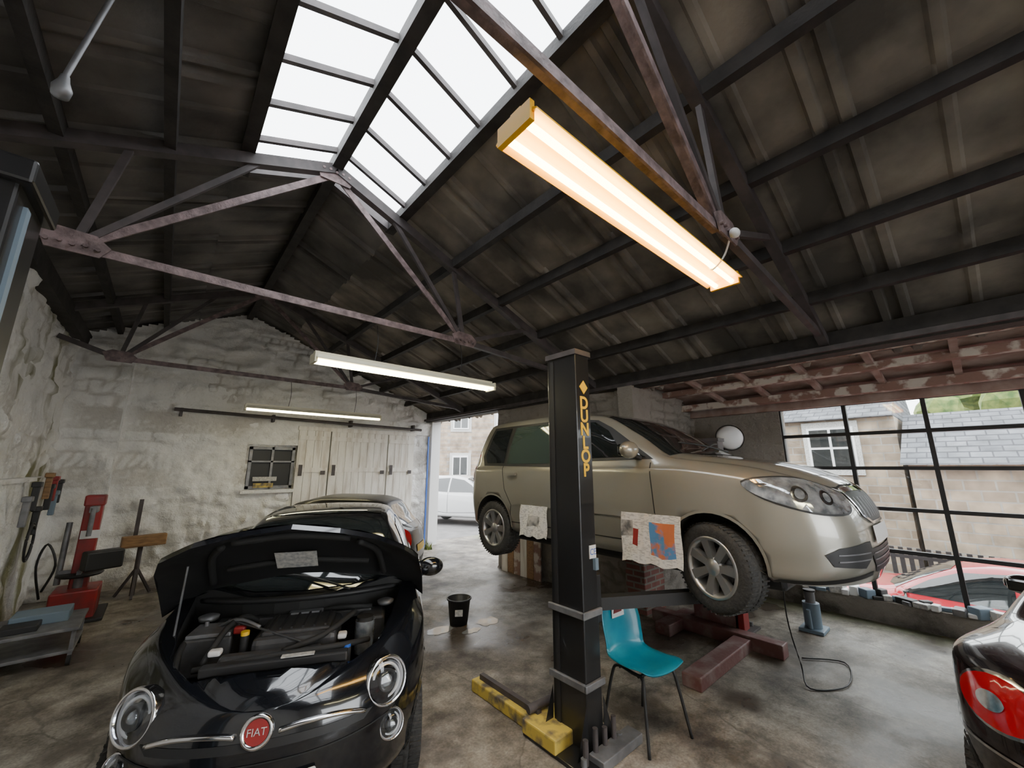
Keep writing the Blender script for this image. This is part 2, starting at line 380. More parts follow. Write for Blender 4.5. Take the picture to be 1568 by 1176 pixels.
    def seam(s,pl,w,ax,m,off=.003,smooth=True,mirror=False,res=.04):
        for k in ((1,-1) if mirror else (1,)):
            q=[Vector(a) for a in pl]; A=ax
            if k==-1:
                if ax=='y-': A='y+'
                elif isinstance(ax,tuple): A=('d',-ax[1]); q=[Vector((-a.x,a.y)) for a in q]
                elif ax=='z': q=[Vector((a.x,-a.y)) for a in q]
                else: q=[Vector((-a.x,a.y)) for a in q]
            if smooth: q=cr(q,False,4)
            p=[]
            for i in range(len(q)-1):
                kk=max(1,int((q[i+1]-q[i]).length/res))
                for j in range(kk): p.append(q[i].lerp(q[i+1],j/kk))
            p.append(q[-1]); vs=[]
            for i,a in enumerate(p):
                t=(p[min(i+1,len(p)-1)]-p[max(i-1,0)]).normalized(); nn=Vector((-t.y,t.x))*w/2
                for z in (a+nn,a-nn): vs.append(s.proj(A,z.x,z.y,off))
            s.t.add(vs,[[2*i,2*i+1,2*i+3,2*i+2] for i in range(len(p)-1)],m,True)
    def wheel(s,c,r,w,sd,steer=0,spokes=7,mt=None,dbl=False):
        M=Matrix.Translation(Vector(c))@Matrix.Rotation(steer,4,'Z')@Matrix.Rotation(-sd*math.pi/2,4,'X'); mt=mt or M_alloy; t=s.t; h=w/2
        ri=r*.66
        t.lathe([(ri,-h*.9),(r*.8,-h),(r*.95,-h*.95),(r,-h*.7),(r,-h*.25),(r*.99,-h*.22),(r*.99,-h*.14),(r,-h*.1),(r,h*.1),(r*.99,h*.14),(r*.99,h*.22),(r,h*.25),(r,h*.7),(r*.95,h*.95),(r*.8,h),(ri+.005,h*.92)],M,M_tyre,48)
        for i in range(56):
            a=2*math.pi*i/56
            for hh in (-.55,.55):
                MM=M@Matrix.Rotation(a,4,'Z')@Matrix.Translation((r,0,h*hh)); 
                t.add([(-.004,-.006,-h*.35),(.005,-.006,-h*.35),(.005,.006,-h*.35),(-.004,.006,-h*.35),(-.004,-.006,h*.35),(.005,-.006,h*.35),(.005,.006,h*.35),(-.004,.006,h*.35)],[[0,1,5,4],[1,2,6,5],[2,3,7,6],[4,5,6,7],[3,2,1,0]],M_tyre,False,MM)
        t.lathe([(ri+.012,h*.93),(ri+.008,h*.99),(ri-.012,h*.96),(ri-.02,h*.7),(ri-.03,h*.1),(ri-.03,-h*.85)],M,mt,40)
        t.lathe([(.001,h*.0),(ri*.62,h*.0),(ri*.62,-h*.2)],M,M_grey,32); t.lathe([(.001,-h*.3),(ri-.02,-h*.3)],M,M_blackr,32)
        t.lathe([(.001,h*.86),(.028,h*.85),(.034,h*.8),(.07,h*.72),(.075,h*.3)],M,mt,24)
        for i in range(spokes):
            for o in ((-.13,.13) if dbl else (0,)):
                a=2*math.pi*i/spokes+o; wi=.018 if dbl else .026; L0=.05;L1=ri-.015
                MM=M@Matrix.Rotation(a,4,'Z')
                z0=h*.74;z1=h*.9; w0=wi*.9;w1=wi*1.25
                vs=[(L0,-w0,z0),(L0,w0,z0),(L1,w1,z1),(L1,-w1,z1),(L0,-w0*1.2,z0-.045),(L0,w0*1.2,z0-.045),(L1,w1*1.3,z1-.05),(L1,-w1*1.3,z1-.05)]
                t.add(vs,[[0,1,2,3],[0,4,5,1],[1,5,6,2],[2,6,7,3],[3,7,4,0]],mt,False,MM)
    def wheels(s,r,w,steer=0,**k):
        for i,ax in enumerate(s.P['axles']):
            for sd in (-1,1):
                y=pch(s.P['w'],ax)-w/2-.015
                s.wheel((ax,sd*y,s.P.get('wc',s.P['wz'])),r,w,sd,steer if i==0 else 0,**k)
    def mirrors(s,x,z,y):
        for sd in (-1,1):
            s.t.ell((x,sd*(y+.09),z+.03),(.07,.11,.075),s.paint); s.t.box((x-.05,sd*(y+.09),z+.03),(.05,.16,.1),M_glassD,None,.02)
            s.t.beam((x,sd*(y-.06),z-.04),(x,sd*(y+.05),z-.01),.06,.03,M_plk)
    def done(s): return s.t.build('trim_and_wheels',s.g)
def rnd(cx,cy,w,h,r=.3,n=5):
    out=[]; rr=min(w,h)*r
    for qx,qy,a0 in ((1,1,0),(-1,1,90),(-1,-1,180),(1,-1,270)):
        for k in range(n+1):
            a=R(a0+90*k/n); out.append((cx+qx*(w/2-rr)+rr*math.cos(a),cy+qy*(h/2-rr)+rr*math.sin(a)))
    return out
# ------------------------------------------------------------ room shell
XR=5.05; YB=9.1; XL=-1.3; RX=.9; RZ=4.88; SL=.41; YF=-5
def rz(x): return RZ-SL*abs(x-RX)
def rubble(mb,org,u,n,W,H,ok,m,res=.04,amp=.045,sh=.16):
    u=Vector(u);n=Vector(n);org=Vector(org); nu=int(W/res);nv=int(H/res); idx={};vs=[];fs=[];js=[]
    def d(a,b):
        q=noise.noise(Vector((a*1.6,b*1.6,3.1)))*.14; q2=noise.noise(Vector((a*5,b*5,9.1)))*.05
        bb=b+q+q2; row=math.floor(bb/sh); fr=bb/sh-row; sw=.2+.25*noise.cell(Vector((row+.5,7.5,.5)))
        aa=a+row*.37+q-q2*1.5; col=math.floor(aa/sw); fc=aa/sw-col
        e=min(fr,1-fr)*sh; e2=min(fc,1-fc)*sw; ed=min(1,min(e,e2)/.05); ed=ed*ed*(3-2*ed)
        js.append((1-ed)*max(0,min(1,.5+1.6*noise.noise(Vector((a*1.3,b*1.3,20))))))  # crevice shade per vertex, taken from the stone relief for the colour
        return amp*(ed*(.5+1.0*(noise.cell(Vector((col+.5,row+.5,1.5))))))+.035*noise.noise(Vector((a*4,b*4,1)))+.06*noise.noise(Vector((a*.9,b*.9,5)))
    def vid(i,j):
        if (i,j) not in idx:
            a=i*W/nu;b=j*H/nv; idx[(i,j)]=len(vs); vs.append(org+u*a+Vector((0,0,b))+n*d(a,b))
        return idx[(i,j)]
    for i in range(nu):
        for j in range(nv):
            a=(i+.5)*W/nu;b=(j+.5)*H/nv
            if ok(a,b): fs.append([vid(i,j),vid(i+1,j),vid(i+1,j+1),vid(i,j+1)])
    o=len(mb.v)
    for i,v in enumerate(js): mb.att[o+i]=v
    mb.add(vs,fs,m,True)
# floor
f=MB(); f.b2((-1.7,YF,-.2),(7.1,YB+.3,0),M_floor); f.build('floor')
# back wall (gable)
b=MB()
win=(1.2,1.98,1.45,2.24); ol=XL
def okb(a,z):
    x=XL+a; return z<rz(x)-.02 and not(win[0]<x<win[1] and win[2]<z<win[3])
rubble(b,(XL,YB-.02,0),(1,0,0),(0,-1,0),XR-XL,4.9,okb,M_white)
def okl(a,z):
    x=-.62+a; return not(win[0]-.04<x<win[1]+.02 and win[2]-.04<z<win[3]+.04) and not (x>1.98 and z<2.66)
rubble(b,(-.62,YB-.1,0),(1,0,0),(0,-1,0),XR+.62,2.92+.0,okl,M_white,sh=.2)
b.b2((-.62,YB-.12,2.86),(XR,YB,2.93),M_white)
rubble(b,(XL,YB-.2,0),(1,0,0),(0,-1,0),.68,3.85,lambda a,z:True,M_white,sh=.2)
b.b2((-.66,YB-.2,0),(-.6,YB,3.85),M_white)
for (x0,x1,z0,z1) in ((XL-.3,1.2,0,3.2),(1.98,XR+.0,0,3.2),(1.2,1.98,0,1.45),(1.2,1.98,2.24,3.2)):
    b.b2((x0,YB+.0,z0),(x1,YB+.3,z1),M_white)
b.prism([(XL-.3,3.2),(XR,3.2),(RX,RZ-.02),(XL-.3,rz(XL-.3)-.02)],-YB-.3,-YB-.0,Matrix(((1,0,0,0),(0,0,-1,0),(0,1,0,0),(0,0,0,1))),M_white)
b.build('wall_back')
# left wall
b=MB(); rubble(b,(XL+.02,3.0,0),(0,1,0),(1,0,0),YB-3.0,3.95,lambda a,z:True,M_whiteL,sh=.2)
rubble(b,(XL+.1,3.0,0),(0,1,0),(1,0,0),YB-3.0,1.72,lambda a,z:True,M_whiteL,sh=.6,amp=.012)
b.b2((XL,3.0,1.68),(XL+.12,YB,1.73),M_white); b.b2((XL-.35,YF,0),(XL,YB+.3,3.9),M_white); b.build('wall_left')
# right wall between entrance and lean-to
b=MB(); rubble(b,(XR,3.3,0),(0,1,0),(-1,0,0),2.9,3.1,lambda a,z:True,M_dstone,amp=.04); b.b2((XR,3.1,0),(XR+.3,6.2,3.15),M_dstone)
b.b2((XR,YB-.18,0),(XR+.25,YB+.3,3.15),M_wht)
b.b2((XR-.18,3.0,0),(XR+.32,3.28,1.15),M_brick,.01); b.b2((XR-.16,3.02,1.15),(XR+.3,3.26,3.0),M_dstone); b.build('wall_right')
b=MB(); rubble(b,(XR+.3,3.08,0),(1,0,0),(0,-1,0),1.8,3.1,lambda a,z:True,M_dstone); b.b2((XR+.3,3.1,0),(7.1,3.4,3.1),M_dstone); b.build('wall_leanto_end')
# window wall
WY0,WY1=-2.8,1.8; WZ0,WZ1=.25,2.7; WX=6.9
b=MB(); b.b2((WX,WY1,0),(WX+.25,3.1,2.85),M_dstone); b.b2((WX,YF,0),(WX+.25,WY0,2.85),M_dstone); b.b2((WX-.05,WY0,0),(WX+.25,WY1,WZ0),M_dstone); b.b2((WX,WY0,WZ1),(WX+.2,WY1,2.85),M_peel); b.build('wall_window_side')
b=MB(); zs=[WZ0,.84,1.34,1.84,2.29,WZ1]
for z in zs: b.b2((WX+.02,WY0,z-.022),(WX+.08,WY1,z+.022),M_plk)
y=WY1
while y>WY0-.1: b.b2((WX+.015,y-.022,WZ0),(WX+.085,y+.022,WZ1),M_plk); y-=.76
b.b2((WX+.045,WY0,WZ0),(WX+.05,WY1,WZ1),M_glass); b.build('window_1')
# front wall (behind viewer) with open doorway
b=MB(); b.b2((XL-.3,YF-.3,0),(.6,YF,4.0),M_white); b.b2((4.6,YF-.3,0),(7.1,YF,3.2),M_white); b.b2((.6,YF-.3,3.2),(4.6,YF,4.0),M_white)
b.prism([(XL-.3,4.0),(3.1,4.0),(RX,RZ-.02)],5.0,5.3,Matrix(((1,0,0,0),(0,0,-1,0),(0,1,0,0),(0,0,0,1))),M_white); b.build('wall_front')
# ceiling: ribbed sheets
b=MB(); SY0,SY1=-3.2,4.02; SX0,SX1=.18,1.62
def sheet(x0,x1,y0,y1,m):
    ys=[];y=math.floor(y0/.9)*.9
    prof=[(0,0),(.13,0),(.15,-.045),(.2,-.045),(.22,0),(.27,0),(.29,-.045),(.34,-.045),(.36,0),(.62,0),(.64,-.02),(.68,-.02),(.70,0),(.9,0)]
    while y<y1:
        for a,h in prof[:-1]:
            if y0<=y+a<=y1: ys.append((y+a,h))
        y+=.9
    ys=[(y0,0)]+ys+[(y1,0)]
    n=max(1,int(abs(x1-x0)/.95)); 
    for k in range(n):
        xa=x0+(x1-x0)*k/n; xb=x0+(x1-x0)*(k+1)/n; sg=1 if x1>x0 else -1
        vs=[]
        for (yy,h) in ys:
            vs.append((xa,yy,rz(xa)+h+.045)); xc=xb+sg*.06; vs.append((xc,yy,rz(xc)+h+.02))
        b.add(vs,[[2*i,2*i+1,2*i+3,2*i+2] for i in range(len(ys)-1)],m,False)
sheet(SX1,XR+.35,YF-.4,YB+.4,M_roof); sheet(RX,SX1,SY1,YB+.4,M_roof2); sheet(RX,SX1,YF-.4,SY0,M_roof)
sheet(SX0,XL-.5,YF-.4,YB+.4,M_roof2); sheet(RX,SX0,SY1,YB+.4,M_roof2); sheet(RX,SX0,YF-.4,SY0,M_roof2)
b.b2((RX-.12,SY1,RZ+.02),(RX+.12,YB+.4,RZ+.07),M_roof2)
b.build('ceiling')
b=MB(); b.prism([(XR-.05,3.12),(XR-.05,3.17),(7.25,2.87),(7.25,2.82)],-3.3,5.3,Matrix(((1,0,0,0),(0,0,-1,0),(0,1,0,0),(0,0,0,1))),M_peel2)
for yy in [ -4.4+.62*k for k in range(12)]: b.beam((XR+.05,yy,3.07),(WX+.1,yy,2.8),.06,.07,M_peel2)
b.b2((5.7,YF,2.9),(5.82,3.1,2.98),M_peel); b.b2((6.45,YF,2.76),(6.6,3.1,2.86),M_peel); b.b2((WX-.1,YF,2.68),(WX,3.1,2.82),M_peel2)
b.b2((5.15,YF,2.98),(5.2,3.1,3.13),M_peel)
b.build('ceiling_leanto')
# skylight
b=MB(); b.b2((RX-.05,YF,RZ-.12),(RX+.05,YB,RZ+.02),M_timber)
y=SY1
while y>SY0-.01:
    for xe in (SX0,SX1): b.beam((RX,y,RZ+.0),(xe,y,rz(xe)+.0),.035,.05,M_steelk)
    y-=.45
for xe in (SX0,SX1): b.b2((xe-.05,SY0,rz(xe)-.06),(xe+.05,SY1+.04,rz(xe)+.05),M_timber)
b.beam((RX,SY1,RZ-.02),(SX1,SY1,rz(SX1)-.02),.06,.09,M_steelk); b.beam((RX,SY1,RZ-.02),(SX0,SY1,rz(SX0)-.02),.06,.09,M_steelk)
for xe in (SX0,SX1): b.add([(RX,SY0,RZ+.03),(xe,SY0,rz(xe)+.03),(xe,SY1,rz(xe)+.03),(RX,SY1,RZ+.03)],[[0,1,2,3]],M_glassS)
b.build('skylight_window')
# purlins / eaves
for x in (2.3,3.0,3.7,4.35): 
    b=MB(); b.b2((x-.035,YF,rz(x)-.13),(x+.035,YB,rz(x)-.02),M_timber); b.build('roof_purlin')
for x in (-.3,-.85): 
    b=MB(); b.b2((x-.035,YF,rz(x)-.13),(x+.035,YB,rz(x)-.02),M_timber); b.build('roof_purlin')
b=MB(); b.b2((XR-.1,YF,2.98),(XR+.08,YB+.2,3.2),M_timber); b.b2((XR-.16,YF,3.0),(XR-.1,YB,3.05),M_steelk); b.build('eave_beam')
b=MB(); b.b2((XL-.05,YF,3.72),(XL+.14,YB,3.92),M_timber); b.build('eave_beam')
def truss(y,tie=3.3):
    b=MB(); A=(-.66,y,tie);C=(2.47,y,tie);B=(RX,y,RZ-.17); U=Vector((0,1,0))
    for p,q,w in ((A,C,.06),(A,B,.06),(B,C,.06)):
        b.beam(p,q,w,.014,M_steel,U); up=w/2
        b.beam((p[0],p[1]+.035,p[2]+up),(q[0],q[1]+.035,q[2]+up),.012,.07,M_steel,U)
    for p,q in ((C,(4.98,y,3.14)),(A,(XL+.05,y,3.5))): b.beam(p,q,.06,.05,M_steelk,U)
    for p,q in ((C,(1.5,y,rz(1.5)-.12)),(C,(2.3,y,rz(2.3)-.12)),(A,(.3,y,rz(.3)-.12)),(A,(-.5,y,rz(-.5)-.12)),(C,(3.5,y,rz(3.5)-.12))): b.beam(p,q,.045,.035,M_steelk,U)
    b.beam((RX,y,RZ-.12),(XR,y,rz(XR)-.12),.1,.08,M_steelk,U); b.beam((RX,y,RZ-.12),(XL,y,rz(XL)-.12),.1,.08,M_steelk,U)
    for P_ in (A,B,C):
        Mx=Matrix(((1,0,0,P_[0]),(0,0,-1,y-.02),(0,1,0,P_[2]),(0,0,0,1)))
        b.prism([(-.17,.06),(-.12,-.05),(.13,-.05),(.18,.03),(.1,.1),(-.08,.11)] if P_ is not B else [(-.14,-.1),(.14,-.1),(.18,.02),(0,.1),(-.18,.02)],-.006,.006,Mx,M_steel)
        for k in range(5): b.cyl((P_[0]-.12+.06*k,y-.045,P_[2]+.01*(k%2)),(P_[0]-.12+.06*k,y-.015,P_[2]+.01*(k%2)),.014,M_steel,seg=8)
    return b.build('roof_truss')
truss(.8);truss(3.72);truss(7.4);truss(-2.2)
# fluorescent fittings
def lampf(x0,x1,y,z,mt,mb_,hz,wid=.11,flex=False):
    g=grp('fluorescent_light',((x0+x1)/2,y,z)); L=(x1-x0)/2; b=MB()
    pr=[(-wid,-.0),(-wid*.45,.045),(wid*.45,.045),(wid,0),(wid,-.008),(wid*.4,.02),(-wid*.4,.02),(-wid,-.008)]
    b.prism(pr,-L,L,Matrix(((0,0,1,0),(1,0,0,0),(0,1,0,0),(0,0,0,1))),mb_)
    b.b2((-L,-.03,.04),(L,.03,.075),mb_)
    for sx in (-1,1):
        b.b2((sx*L-.012,-wid*.8,-.04),(sx*L+.012,wid*.8,.05),mb_)
    for yy in (-wid*.45,wid*.45): b.cyl((-L+.02,yy,-.018),(L-.02,yy,-.018),.016,mt,seg=12)
    for f_ in (-.45,.55):
        b.tube([(L*f_,0,.07),(L*f_+.02,0,.07+(hz-z-.07)*.5),(L*f_,0,hz-z)],.004,M_plk,6)
    if flex:
        cx=(x0+x1)/2; q=lambda p:(p[0]-cx,p[1]-y,p[2]-z)
        b.tube([q(p) for p in [(2.47,.76,3.28),(2.56,.84,3.2),(2.5,.9,3.1),(2.6,.97,3.2)]],.006,M_wht,6); b.ell(q((2.47,.74,3.27)),(.04,.03,.03),M_wht)
    b.build('batten_and_tubes',g)
lampf(.86,2.88,.97,3.16,M_tube,M_batten,3.3,.12,True); lampf(.9,2.95,3.80,2.82,M_tubeW,M_battenW,3.28); lampf(.85,3.05,7.45,2.78,M_tubeW,M_battenW,3.28,.07); lampf(.9,2.95,-2.05,2.82,M_tubeW,M_battenW,3.28)  # last fitting, unseen behind the camera, is added to brighten the interior
b=MB(); b.cyl((-.5,2.45,4.25),(-.59,2.47,3.62),.012,M_grey,seg=8); b.lathe([(.001,.0),(.03,.01),(.035,.05),(.02,.09),(.015,.12)],Matrix.Translation((-.59,2.47,3.5)),M_grey,16); b.build('pendant_lamp')
# back wall details
b=MB()
for i,(x0,x1) in enumerate(((2.0,2.62),(2.64,3.9),(3.92,4.58))):
    n=int((x1-x0)/.155)
    for k in range(n):
        a=x0+(x1-x0)*k/n; b.b2((a+.003,YB-.16,.03),(a+(x1-x0)/n-.003,YB-.12,2.6),M_wdoor)
    for z in (.5,1.75,2.4): b.b2((x0+.02,YB-.18,z),(x1-.02,YB-.16,z+.09),M_wdoor)
    b.b2((x0+.05,YB-.19,1.68),(x0+.12,YB-.18,1.9),M_steelk); b.b2((x1-.15,YB-.19,1.7),(x1-.06,YB-.18,1.78),M_steelk)
b.b2((1.98,YB-.18,2.6),(4.62,YB-.12,2.68),M_wdoor); b.build('door_1')
b=MB(); b.b2((4.93,YB-.22,0),(4.96,YB-.19,2.6),M_blue); b.build('trim_1')
b=MB(); x0,x1,z0,z1=win
for (a,c,d,e) in ((x0,x1,z0,z0+.05),(x0,x1,z1-.05,z1),(x0,x0+.05,z0,z1),(x1-.05,x1,z0,z1),((x0+x1)/2-.02,(x0+x1)/2+.02,z0,z1),(x0,x1,(z0+z1)/2+.1,(z0+z1)/2+.13)): b.b2((a,YB-.08,d),(c,YB-.0,e),M_grey)
b.b2((x0,YB-.02,z0),(x1,YB+.02,z1),M_plk); b.b2((x0+.12,YB-.1,z0+.02),(x0+.45,YB-.085,z0+.1),M_yel); b.b2((x0+.1,YB-.1,z0+.14),(x0+.5,YB-.085,z0+.22),M_label)
b.b2((x0-.08,YB-.2,z0-.08),(x1+.02,YB,z0-.02),M_white); b.build('window_2')
b=MB(); b.cyl((.0,YB-.26,2.83),(4.7,YB-.26,2.75),.03,M_steelk); 
for x in (.1,1.5,3,4.5): b.b2((x-.02,YB-.27,2.72),(x+.02,YB-.1,2.86),M_steelk)
b.build('wall_pipe')
# ------------------------------------------------------------ two-post lift
g=grp('two_post_car_lift'); b=MB()
def post(x,y,sx,m_face,h=2.76):
    w=.085; d=.15
    b.b2((x-w,y-d,.02),(x+w,y+d,h),m_face,.008)
    b.b2((x-w-.006,y+d-.07,.1),(x-w,y+d-.035,h-.05),M_plk); b.b2((x-w-.012,y-d-.012,h-.03),(x+w+.012,y+d+.012,h+.012),M_steelk)
    b.b2((x-.25,y-.28,0),(x+.25,y+.3,.025),m_face,.004)
    for ax_,ay in ((-.19,-.2),(.19,-.2),(-.19,.2),(.19,.2)): b.cyl((x+ax_,y+ay,.02),(x+ax_,y+ay,.07),.02,M_grey,seg=6)
    for s_ in (-1,1):
        b.add([(x+s_*.085,y-.155,.02),(x+s_*.085,y-.155,.32),(x+s_*.2,y-.155,.02)],[[0,1,2]],m_face)
        b.add([(x+s_*.085,y+.155,.02),(x+s_*.085,y+.155,.32),(x+s_*.2,y+.155,.02)],[[0,1,2]],m_face)
P1=(2.42,2.08);P2=(5.28,2.2)
post(*P1,1,M_black); post(*P2,-1,M_steelk,2.2)
for z in (.38,.82): 
    b.b2((P1[0]-.11,P1[1]-.17,z),(P1[0]-.085,P1[1]+.17,z+.045),M_grey,.006); b.b2((P1[0]-.11,P1[1]-.175,z),(P1[0]+.1,P1[1]-.15,z+.045),M_grey,.006)
b.b2((P1[0]+.085,P1[1]-.11,1.55),(P1[0]+.14,P1[1]+.11,2.1),M_plk,.01)
b.b2((P1[0]+.04,P1[1]-.175,1.12),(P1[0]+.075,P1[1]-.15,1.2),M_bluegrey)
b.b2((P1[0]+.0,P1[1]-.156,1.2),(P1[0]+.075,P1[1]-.151,1.29),M_wht)
b.b2((P1[0]-.2,P1[1]+.2,.0),(P1[0]-.06,P1[1]+1.0,.09),M_yel,.01); b.b2((P1[0]-.15,P1[1]+.25,.09),(P1[0]-.11,P1[1]+.95,.13),M_steelk)
b.b2((P1[0]-.26,P1[1]-.02,.02),(P1[0]+.16,P1[1]+.3,.11),M_yel,.01); b.b2((P1[0]-.12,P1[1]-.3,.0),(P1[0]+.32,P1[1]-.18,.06),M_grey,.006)
for k in range(4): b.cyl((P1[0]-.17+.1*k,P1[1]-.2,.02),(P1[0]-.17+.1*k,P1[1]-.2,.16+.03*(k%2)),.018,M_steelk,seg=8)
b.cyl((P1[0]-.2,P1[1]+.3,.14),(P1[0]+.1,P1[1]+.25,.16),.03,M_steelk)
b.b2((4.82,1.5,0),(4.98,2.9,.13),M_brownred,.01); b.b2((3.65,1.78,0),(4.9,1.95,.11),M_brownred,.01); b.b2((4.5,2.5,0),(5.2,2.68,.12),M_brownred,.01)
b.b2((5.0,1.95,0.02),(5.2,2.45,.95),M_brownred,.01); b.b2((5.0,1.9,0.1),(5.15,1.99,.55),M_red,.005)
for (px,s_) in ((P1[0],1),(P2[0],-1)):
    b.b2((px+s_*.09,2.0,.72),(px+s_*.22,2.3,1.05),M_plk,.01)
    for ty in (1.62,2.95):
        b.beam((px+s_*.16,2.15,.82),(px+s_*.95,ty,.84),.09,.09,M_plk); b.cyl((px+s_*.95,ty,.84),(px+s_*.95,ty,1.035),.05,M_plk)
b.build('posts_and_arms',g)
for i,ch in enumerate('DUNLOP'):
    c=bpy.data.curves.new('letter','FONT'); c.body=ch; c.size=.135; c.extrude=.001; c.align_x='CENTER'; c.materials.append(M_yellow); c.offset=.004
    o=bpy.data.objects.new('letter_'+ch,c); bpy.context.collection.objects.link(o); o.parent=g; o.location=(P1[0]+.005,P1[1]-.152,2.3-.103*i); o.rotation_euler=(R(90),0,0)
b=MB(); b.prism([(-.05,0),(0,-.055),(.05,0),(0,.055)],-.002,.002,Matrix(((1,0,0,P1[0]+.005),(0,0,-1,P1[1]-.153),(0,1,0,2.47),(0,0,0,1))),M_yellow); b.build('logo',g)
c=bpy.data.curves.new('ce','FONT'); c.body='CE'; c.size=.06; c.align_x='CENTER'; c.materials.append(M_blue); o=bpy.data.objects.new('ce_mark',c); bpy.context.collection.objects.link(o); o.parent=g; o.location=(P1[0]+.038,P1[1]-.158,1.225); o.rotation_euler=(R(90),0,0)
g2=grp('lift_column'); b=MB(); x,y=-.57,1.95
b.b2((x-.13,y-.17,.02),(x+.12,y+.12,2.72),M_black,.01); b.b2((x+.12,y-.1,.1),(x+.13,y-.06,2.66),M_bluegrey); b.b2((x-.16,y-.2,2.7),(x+.15,y+.14,2.78),M_black,.01); b.b2((x-.3,y-.3,0),(x+.25,y+.3,.025),M_black)
b.cyl((x+.08,y-.02,2.78),(x+.08,y-.02,2.82),.025,M_grey)
b.build('column',g2)
# ------------------------------------------------------------ silver MPV on lift
Ps=dict(xr=-2.1,xf=2.1,Lf=.52,Lr=.4,n=2.5,nf=2.7,
 T=[(2.1,.82),(2.0,.90),(1.8,.975),(1.5,1.035),(1.2,1.075),(.98,1.11),(.6,1.33),(.2,1.52),(-.1,1.575),(-.6,1.605),(-1.3,1.60),(-1.75,1.57),(-1.98,1.5),(-2.1,1.42)],
 B=[(2.1,.74),(1.9,.83),(1.5,.925),(1.0,.985),(.5,1.0),(0,1.0),(-1.2,1.0),(-2.1,.98)],
 zb=[(2.1,.22),(1.8,.2),(-1.8,.22),(-2.1,.3)], w=[(2.1,.81),(1.2,.842),(-1.4,.842),(-2.1,.81)],
 wr=[(2.1,.5),(1.3,.62),(.95,.68),(.3,.6),(-.5,.62),(-1.9,.62),(-2.1,.6)],
 gf=[(.2,-.05),(.35,0),(.5,.0),(.65,-.02),(.8,-.08),(.95,-.12)], gr=[(.3,-.06),(.6,0),(.9,-.03),(1.2,-.1),(1.5,-.24)],
 axles=(1.25,-1.37),wz=.3,wc=.255)
C=Car('silver_mpv',Ps,P_skoda,(3.98,2.61,.87),R(-90))
C.arches(.35)
mb=M_plk
C.patch([(.8,1.05),(.3,1.37),(.12,1.46),(-.25,1.5),(-1.55,1.49),(-1.66,1.12),(-1.6,1.0),(-.32,.98),(-.27,1.03)],'y-',mb,.003,mirror=True)
C.patch([(.52,1.075),(.28,1.335),(.1,1.435),(-.22,1.46),(-.22,1.06)],'y-',M_glassD,.007,mirror=True)
C.patch([(.73,1.065),(.55,1.075),(.55,1.15)],'y-',M_glassD,.007,mirror=True)
C.patch([(-.34,1.02),(-.34,1.465),(-1.1,1.465),(-1.14,1.02)],'y-',M_glassG,.007,mirror=True)
C.patch([(-1.2,1.03),(-1.18,1.46),(-1.5,1.45),(-1.6,1.12),(-1.54,1.03)],'y-',M_glassD,.007,mirror=True)
C.patch([(1.06,.0),(1.04,.3),(.95,.62),(.9,.68),(.2,.545),(.16,.3),(.15,0),(.16,-.3),(.2,-.545),(.9,-.68),(.95,-.62),(1.04,-.3)],'z',M_glassD,.005)
C.patch([(-.55,1.0),(.55,1.0),(.5,1.42),(-.5,1.42)],'x-',M_glassD,.006)
for pl in ([(.78,1.02),(.80,.8),(.82,.5),(.8,.36)],[(-.28,1.0),(-.28,.36)],[(-.28,1.0),(-.28,1.5)],[(-1.05,.36),(-1.02,.55),(-1.14,.72),(-1.2,1.0)],[(.8,.36),(-1.05,.36)]): C.seam(pl,.01,'y-',M_blackr,.003,smooth=False,mirror=True)
C.seam([(.82,.58),(-1.0,.58)],.05,'y-',P_skoda,.014,False,True)
C.seam([(1.0,.70),(1.3,.69),(1.65,.62),(1.9,.45),(1.96,.2),(1.97,0)],.009,'z',M_blackr,.003,True,True)
C.seam([(1.2,.3),(1.6,.26),(1.9,.2)],.012,'z',P_skoda,.01,True,True)
for x in (-.13,-1.0): 
    for sd in (-1,1): C.t.beam((x-.09,sd*.865,.9),(x+.09,sd*.865,.9),.03,.025,P_skoda)
H=[(-.33,.87),(-.5,.905),(-.72,.89),(-.93,.81),(-.98,.74),(-.9,.68),(-.65,.69),(-.42,.77)]
C.patch([(a*1.02+.01,b_+(.012 if b_>.8 else -.012)) for a,b_ in H],('d',40),M_plk,.004,smooth=True,mirror=True)
C.patch(H,('d',40),M_lens,.008,smooth=True,mirror=True)
for sd in (1,-1):
    for u_,z_,r_ in ((-.6,.8,.05),(-.78,.775,.045)):
        C.patch([(sd*u_+r_*math.cos(2*math.pi*i/20),z_+r_*math.sin(2*math.pi*i/20)) for i in range(20)],('d',40*sd),M_chrome,.012); C.patch([(sd*u_+r_*.62*math.cos(2*math.pi*i/20),z_+r_*.62*math.sin(2*math.pi*i/20)) for i in range(20)],('d',40*sd),M_lens,.015)
C.patch([(-.36,.81),(.36,.81),(.33,.66),(.2,.61),(-.2,.61),(-.33,.66)],'x+',M_plk,.006)
for k in range(9): C.seam([(-.3+.075*k,.77),(-.29+.0725*k,.64)],.012,'x+',M_grey,.014,False)
C.seam([(-.38,.81),(-.2,.825),(.2,.825),(.38,.81)],.025,'x+',M_chrome,.012,False); C.seam([(-.37,.81),(-.34,.66),(-.2,.605),(.2,.605),(.34,.66),(.37,.81)],.018,'x+',M_chrome,.012,False)
C.patch([(.045*math.cos(2*math.pi*i/20),.84+.04*math.sin(2*math.pi*i/20)) for i in range(20)],'x+',M_chrome,.016)
C.patch([(-.36,.45),(.36,.45),(.3,.30),(-.3,.30)],'x+',M_plk,.006)
for z in (.34,.38,.42): C.seam([(-.32,z),(.32,z)],.008,'x+',M_grey,.01,False)
C.patch([(-.90,.50),(-.6,.47),(-.5,.43),(-.55,.36),(-.8,.34),(-.93,.42)],('d',35),M_plk,.006,mirror=True)
